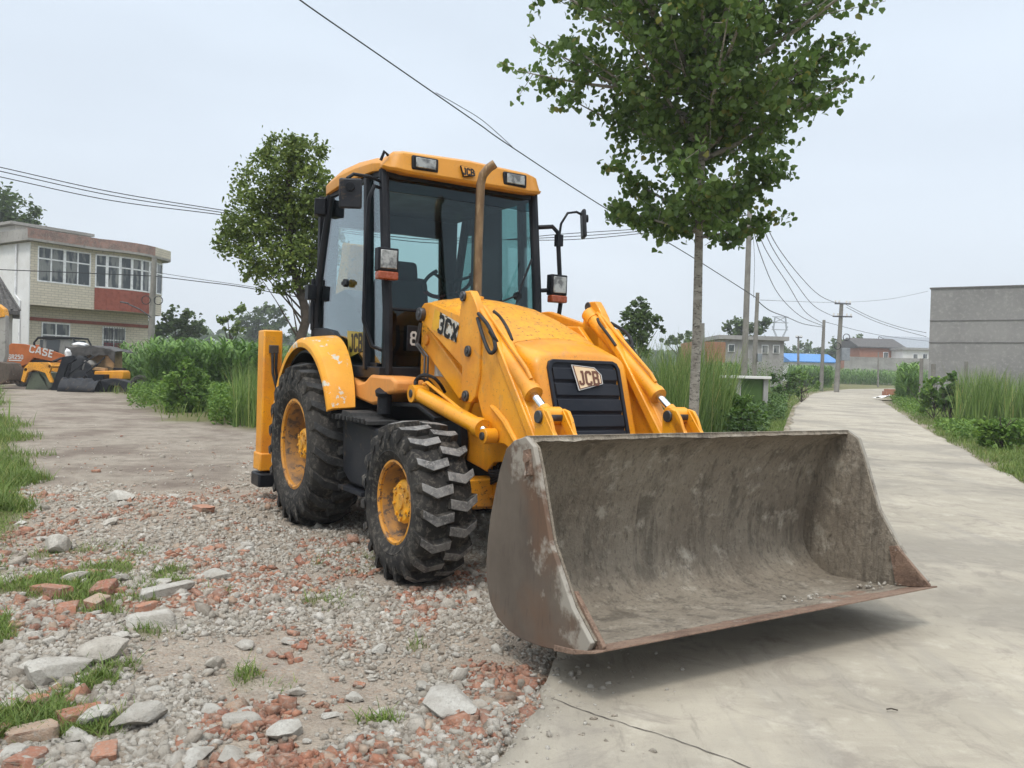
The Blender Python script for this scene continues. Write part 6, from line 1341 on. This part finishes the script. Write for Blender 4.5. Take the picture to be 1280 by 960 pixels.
for y in (.2, 1.34): g.tube([(x, y, z) for x, z in PL([(40, 448), (39, 428), (44, 422), (54, 421), (88, 422), (92, 430), (88, 448)])], .04, 6)
for p in ((44, 422), (88, 422)): x, z = q(*p); g.cyl((x, .2, z), (x, 1.34, z), .04, 6)
g.prism(PL([(44, 420.5), (88, 421.5), (88, 423), (44, 422.5)]), .15, 1.4)
cb__ = g.build('cab', M['black'], SK); g = G(); g.prism(PL([(46, 424), (86, 424.5), (87, 446), (44, 446)]), .22, 1.3); g.build('cab_glass', M['house_glass'], cb__, smooth=False)
for px in (29, 68):
    for y in (-.02, 1.3):
        x, z = q(px, 465); g = G(); g.lathe([(.16, 0), (.34, .0), (.37, .05), (.37, .22), (.34, .27), (.16, .27)], (x, y-.12, .36), 28, closed=True); g.build('tyre', M['rubber'], SK)
        g = G(); g.lathe([(.001, .05), (.16, .02), (.17, .1), (.001, .12)], (x, y-.12, .36), 20); g.build('rim', M['sk_orange'], SK)
g = G(); g.tube([(x, .3, z) for x, z in PL([(36, 460), (50, 455), (80, 452)])], .03, 6); g.build('arm_cylinder', M['steel'], SK)
loc, q = local(2, 30.5); EX = empty('excavator_arm', loc, label='lowered excavator arm with round brown bucket at the left photo edge', cat='excavator arm')
g = G(); g.prism(PL([(-60, 372), (-4, 380), (4, 386), (6, 396), (-6, 398), (-60, 388)]), 0, .3); g.build('boom', M['yellow_dirty'], EX, bevel=.02)
g = G(); g.prism(PL([(-2, 392), (6, 394), (6, 445), (0, 462), (-6, 462), (-4, 440)]), .03, .27); g.build('stick', M['dirty_plaster'], EX, bevel=.02)
g = G(); g.prism(PL([(-10, 456), (4, 452), (14, 454), (18, 464), (17, 475), (8, 480), (-10, 481)]), -.3, .6)
for k in range(4): x, z = q(14, 479); g.prism([(x-.1, z), (x+.1, z-.02), (x+.03, z+.12)], -.28+k*.26, -.16+k*.26)
g.build('bucket', M['bucket_side'], EX, bevel=.02)
loc, q = local(50, 30.4); LB = empty('loader_attachment', loc, label='yellow quick hitch frame with small olive bucket on the lane', cat='attachment')
g = G(); g.prism(PL([(33, 487), (42, 466), (50, 464), (52, 470), (62, 486), (60, 488)]), -.1, .8) ; g.prism(PL([(50, 464), (66, 466), (70, 480), (62, 488), (58, 474)]), -.1, .8); g.build('bucket', M['olive'], LB, bevel=.01)
for y in (-.2, .7): g = G(); g.prism(PL([(30, 476), (34, 460), (40, 453), (64, 453), (68, 458), (65, 466), (70, 478), (66, 478), (60, 466), (46, 462), (38, 466), (34, 478)]), y, y+.12); g.build('side_frame', M['yellow_dirty'], LB, bevel=.01)
g = G(); 
for p in ((36, 462), (66, 458)): x, z = q(*p); g.cyl((x, -.2, z), (x, .8, z), .06, 10)
g.build('cross_tube', M['yellow_dirty'], LB)
def scrap(name, cx, Y, polys, mat, label, cat, bevel=.01):
    global q
    loc, q = local(cx, Y); T = G()
    for P_, y0, y1 in polys: T.prism(PL(P_), y0, y1)
    return T.build(name, mat, None, bevel=bevel, loc=loc, label=label, category=cat)
scrap('steel_bracket', 84, 30.2, [([(62, 491), (78, 446), (92, 444), (94, 450), (84, 456), (72, 492)], 0, .12)], M['black'], 'leaning black steel frame between the olive bucket and the tarpaulin heap', 'scrap')
scrap('machine_seat', 100, 30.8, [([(86, 474), (90, 448), (99, 444), (104, 450), (100, 462), (116, 470), (118, 480), (92, 482)], 0, .55)], M['seat'], 'black scrapped machine seat tipped back below the tarpaulin', 'seat', .06)
scrap('door_panel', 112, 30.6, [([(100, 474), (107, 452), (113, 456), (120, 478)], 0, .06)], M['blackdust'], 'black triangular panel leaning against the crates', 'panel')
scrap('crate', 118, 31.6, [([(95, 484), (95, 436), (136, 438), (136, 484)], 0, 1.1)], M['wood'], 'timber crate hidden under the grey tarpaulin', 'crate')
scrap('plywood_board', 137, 31.3, [([(131, 458), (132, 439), (143, 440), (142, 460)], 0, .05)], M['wood'], 'pale plywood board standing at the right end of the tarpaulin heap', 'board')
scrap('timber_plank', 120, 30.9, [([(109, 462), (109, 458), (131, 460), (131, 464)], 0, .25)], M['wood'], 'short timber planks lying under the edge of the tarpaulin', 'plank')
# tarpaulin draped over the crate
loc, q = local(115, 31.4); u_ = np.linspace(0, 1, 46); w_ = np.linspace(0, 1, 26); UU, WW = np.meshgrid(u_, w_)
(xa, za), (xb, zb) = q(86, 434), q(148, 435); zt = (za+zb)/2+.03
X_ = xa+(xb-xa)*UU; Y_ = -.22+1.6*np.clip(WW-.4, 0, 1)/.6; Z_ = zt-.42*np.clip(.4-WW, 0, 1)/.4*(.55+.9*fbm(UU*5, UU*0, 3, 3)) - .12*np.sin(UU*9)*(.4+.6*WW)*.6 + .10*(fbm(UU*8, WW*5, 4, 5)-.5) - .25*np.clip(UU-.88, 0, 1)*4
Y_ = Y_-.10*fbm(UU*11, WW*4, 3, 7)
I = np.arange(UU.size).reshape(UU.shape); o = np_mesh('tarpaulin', np.stack([X_, Y_, Z_], -1).reshape(-1, 3), np.stack([I[:-1, :-1], I[:-1, 1:], I[1:, 1:], I[1:, :-1]], -1).reshape(-1, 4), M['tarp'], smooth=True, label='sagging dark grey tarpaulin draped over the crate', category='tarpaulin'); o.location = loc
md = o.modifiers.new('t', 'SOLIDIFY'); md.thickness = .02
def lump(name, px, py, Y, size, mat, label, cat, seed):
    V = IV3.copy(); V = V*(1+.5*(fbm(V[:, 0]*2+seed, V[:, 1]*2+V[:, 2]*2, 4, seed)-.45))[:, None]*np.array(size)/2; o = np_mesh(name, V, IF3, mat, smooth=True, label=label, category=cat); p = at(px, py, Y); o.location = p; return o
lump('white_sack', 100, 431, 32.2, (.6, .35, .2), M['upvc'], 'white plastic sack on top of the tarpaulin heap', 'sack', 3)
lump('white_sack', 86, 442, 31.2, (.28, .25, .42), M['upvc'], 'narrow white sack hanging at the left end of the tarpaulin', 'sack', 5)
scrap('engine_cover', 136, 30.5, [([(117, 473), (118, 464), (152, 463), (154, 466), (154, 474)], 0, .6)], M['yellow'], 'yellow engine cover lying on the scrap right of the seat', 'cover', .03)
scrap('battery', 146, 30.7, [([(139, 463), (140, 459.5), (152, 460), (152, 463)], .1, .4)], M['black'], 'black battery sitting on the yellow engine cover', 'battery')
scrap('black_box', 123, 30.1, [([(116, 480), (116, 468), (130, 468), (130, 480)], 0, .4)], M['black'], 'small black box in front of the yellow engine cover', 'box')
loc, q = local(100, 29.6); (xa, z_), (xb, _) = q(77, 480), q(123, 480)
UU, WW = np.meshgrid(np.linspace(0, 1, 40), np.linspace(0, 1, 20)); X_ = xa+(xb-xa)*UU; Z_ = .50*np.sin(np.clip(WW*1.25, 0, 1)*math.pi)**.6*(1-.35*np.abs(UU-.4)) + .34*(fbm(UU*9, WW*7, 4, 15)-.5)*np.sin(WW*3.1); Y_ = -.3+1.0*WW
I = np.arange(UU.size).reshape(UU.shape); o = np_mesh('cover_sheet', np.stack([X_, Y_, Z_], -1).reshape(-1, 3), np.stack([I[:-1, :-1], I[:-1, 1:], I[1:, 1:], I[1:, :-1]], -1).reshape(-1, 4), M['blackdust'], smooth=False, label='crumpled black cover heaped on the ground before the scrap', category='cover'); o.location = loc; md = o.modifiers.new('t', 'SOLIDIFY'); md.thickness = .015
scrap('wheel_guard', 146, 29.9, [([(126, 490), (126, 478), (138, 473), (148, 474), (162, 478), (163, 490), (156, 490), (150, 482), (136, 482), (132, 490)], 0, .5)], M['blackdust'], 'bent black mudguard standing behind the concrete slab', 'mudguard', .02)
scrap('metal_sheet', 172, 29.6, [([(160, 478), (186, 477), (187, 490), (162, 492)], 0, .05)], M['olive'], 'dark green metal sheet leaning beside the grass', 'sheet')
scrap('concrete_slab', 141, 28.6, [([(123, 500), (123, 493), (160, 494), (160, 500)], 0, .6)], M['concrete'], 'flat concrete slab on the lane edge before the scrap', 'slab', .02)
scrap('concrete_slab', 168, 28.4, [([(160, 503), (162, 500), (178, 502), (178, 505)], 0, .4)], M['blackdust'], 'thin dark slab lying in the grass right of the pale slab', 'slab', .01)
for k, (xa_, ya_, xb_, yb_, Yk, rk, lb_) in enumerate(((96, 476, 121, 452, 30.3, .035, 'thin dark steel bar leaning up towards the plywood board'), (84, 470, 112, 445, 30.5, .03, 'dark bar lying across the scrapped seat'), (104, 486, 131, 474, 29.8, .04, 'short black pipe on the ground before the black box'), (112, 468, 126, 446, 30.9, .03, 'steel rod standing against the timber crate'), (66, 452, 80, 446, 31.4, .05, 'black stub pipe behind the leaning steel bracket'))):
    loc, q = local(xa_, Yk); x2, z2 = q(xb_, yb_); x1, z1_ = q(xa_, ya_); g = G(); g.tube([(x1, 0, z1_), ((x1+x2)/2, .15, (z1_+z2)/2+.03), (x2, .3, z2)], rk, 6); g.build('scrap_bar', M['black'], None, loc=loc, label=lb_, category='bar')
scrap('scrap_plate', 92, 30.0, [([(88, 482), (92, 466), (104, 463), (108, 470), (101, 474), (103, 483)], 0, .1)], M['blackdust'], 'twisted black plate standing in front of the scrapped seat', 'plate')
scrap('grey_casing', 100, 30.9, [([(97, 462), (99, 452), (110, 450), (114, 456), (110, 464)], 0, .5)], M['dirty_plaster'], 'grey metal casing wedged beneath the tarpaulin', 'casing', .03)
loc, q = local(176, 29.0); g = G(); g.lathe([(.2, -.09), (.3, -.1), (.34, -.05), (.34, .05), (.3, .1), (.2, .09)], (0, 0, .33), 28, closed=True); g.build('old_tyre', M['rubber'], None, loc=loc, label='worn tyre half hidden in grass at the right end of the scrap', category='tyre')
# roadside rubbish by the bend
loc, q = local(1116, 46); UU, WW = np.meshgrid(np.linspace(0, 1, 24), np.linspace(0, 1, 14)); I = np.arange(UU.size).reshape(UU.shape)
o = np_mesh('plastic_sheet', np.stack([-.8+1.6*UU, -.6+1.4*WW, .12+.25*(fbm(UU*5, WW*4, 4, 44)-.4)+.1*np.sin(UU*3.1)], -1).reshape(-1, 3), np.stack([I[:-1, :-1], I[:-1, 1:], I[1:, 1:], I[1:, :-1]], -1).reshape(-1, 4), M['plaster'], smooth=True, label='white plastic sheet lying on the verge at the road bend', category='sheet'); o.location = loc; md = o.modifiers.new('t', 'SOLIDIFY'); md.thickness = .01
loc, q = local(1114, 56); g = G()
g.box(-.45, .5, -.3, .3, -.05, .30); g.box(-.35, .35, -.25, .25, .30, .45)
g.build('brick_stack', M['red_brick'], None, loc=loc, smooth=False, label='small stack of red bricks beside the corn at the bend', category='bricks')
# mud splash mark and a twig on the slab
g = G(); tw = grd(0, 3); dd = ray(1108, 893); t_ = -CH/dd.z; g.tube([(dd.x*t_, dd.y*t_, .022), (dd.x*t_+.02, dd.y*t_+.002, .024), (dd.x*t_+.045, dd.y*t_-.003, .020)], .003, 6); g.build('twig', M['dark_bark'], None, label='short dark twig on the bare concrete in front of the bucket', category='twig')

# far tree belt closing the horizon
C_ = []
for x0 in np.arange(-330, 330, 5.0):
    y0 = 250+30*math.sin(x0*.02); h0 = 6+5*float(fbm(np.array([x0*.03]), np.array([0.]), 3, 70)[0]); n = 170; C_.append(np.stack([x0+rng.normal(0, 3, n), y0+rng.normal(0, 3, n), gz(0, y0)+h0*rng.uniform(0, 1, n)**1.1], -1))
leaves('far_tree_belt', np.concatenate(C_), 2.0, M['far_leaf'], None, hang=.1, kind='stuff', label='hazy belt of distant trees along the horizon')

# ------------------------------------------------------------------ HAZE
hm = bpy.data.materials.new('haze'); hm.use_nodes = True; hn = hm.node_tree; hn.nodes.clear(); ho = N(hn, 'ShaderNodeOutputMaterial'); pv = N(hn, 'ShaderNodeVolumePrincipled')
pv.inputs['Color'].default_value = (.93, .96, 1, 1); pv.inputs['Density'].default_value = .0010; pv.inputs['Anisotropy'].default_value = .0; hn.links.new(pv.outputs[0], ho.inputs['Volume'])
g = G(); g.box(xs.min()-30, xs.max()+30, ys.min()-20, ys.max()+30, -1.4, max(45, SL*ys.max()+12)); g.build('haze', hm, None, smooth=False, kind='stuff', label='thin pale humid haze over the whole village scene')
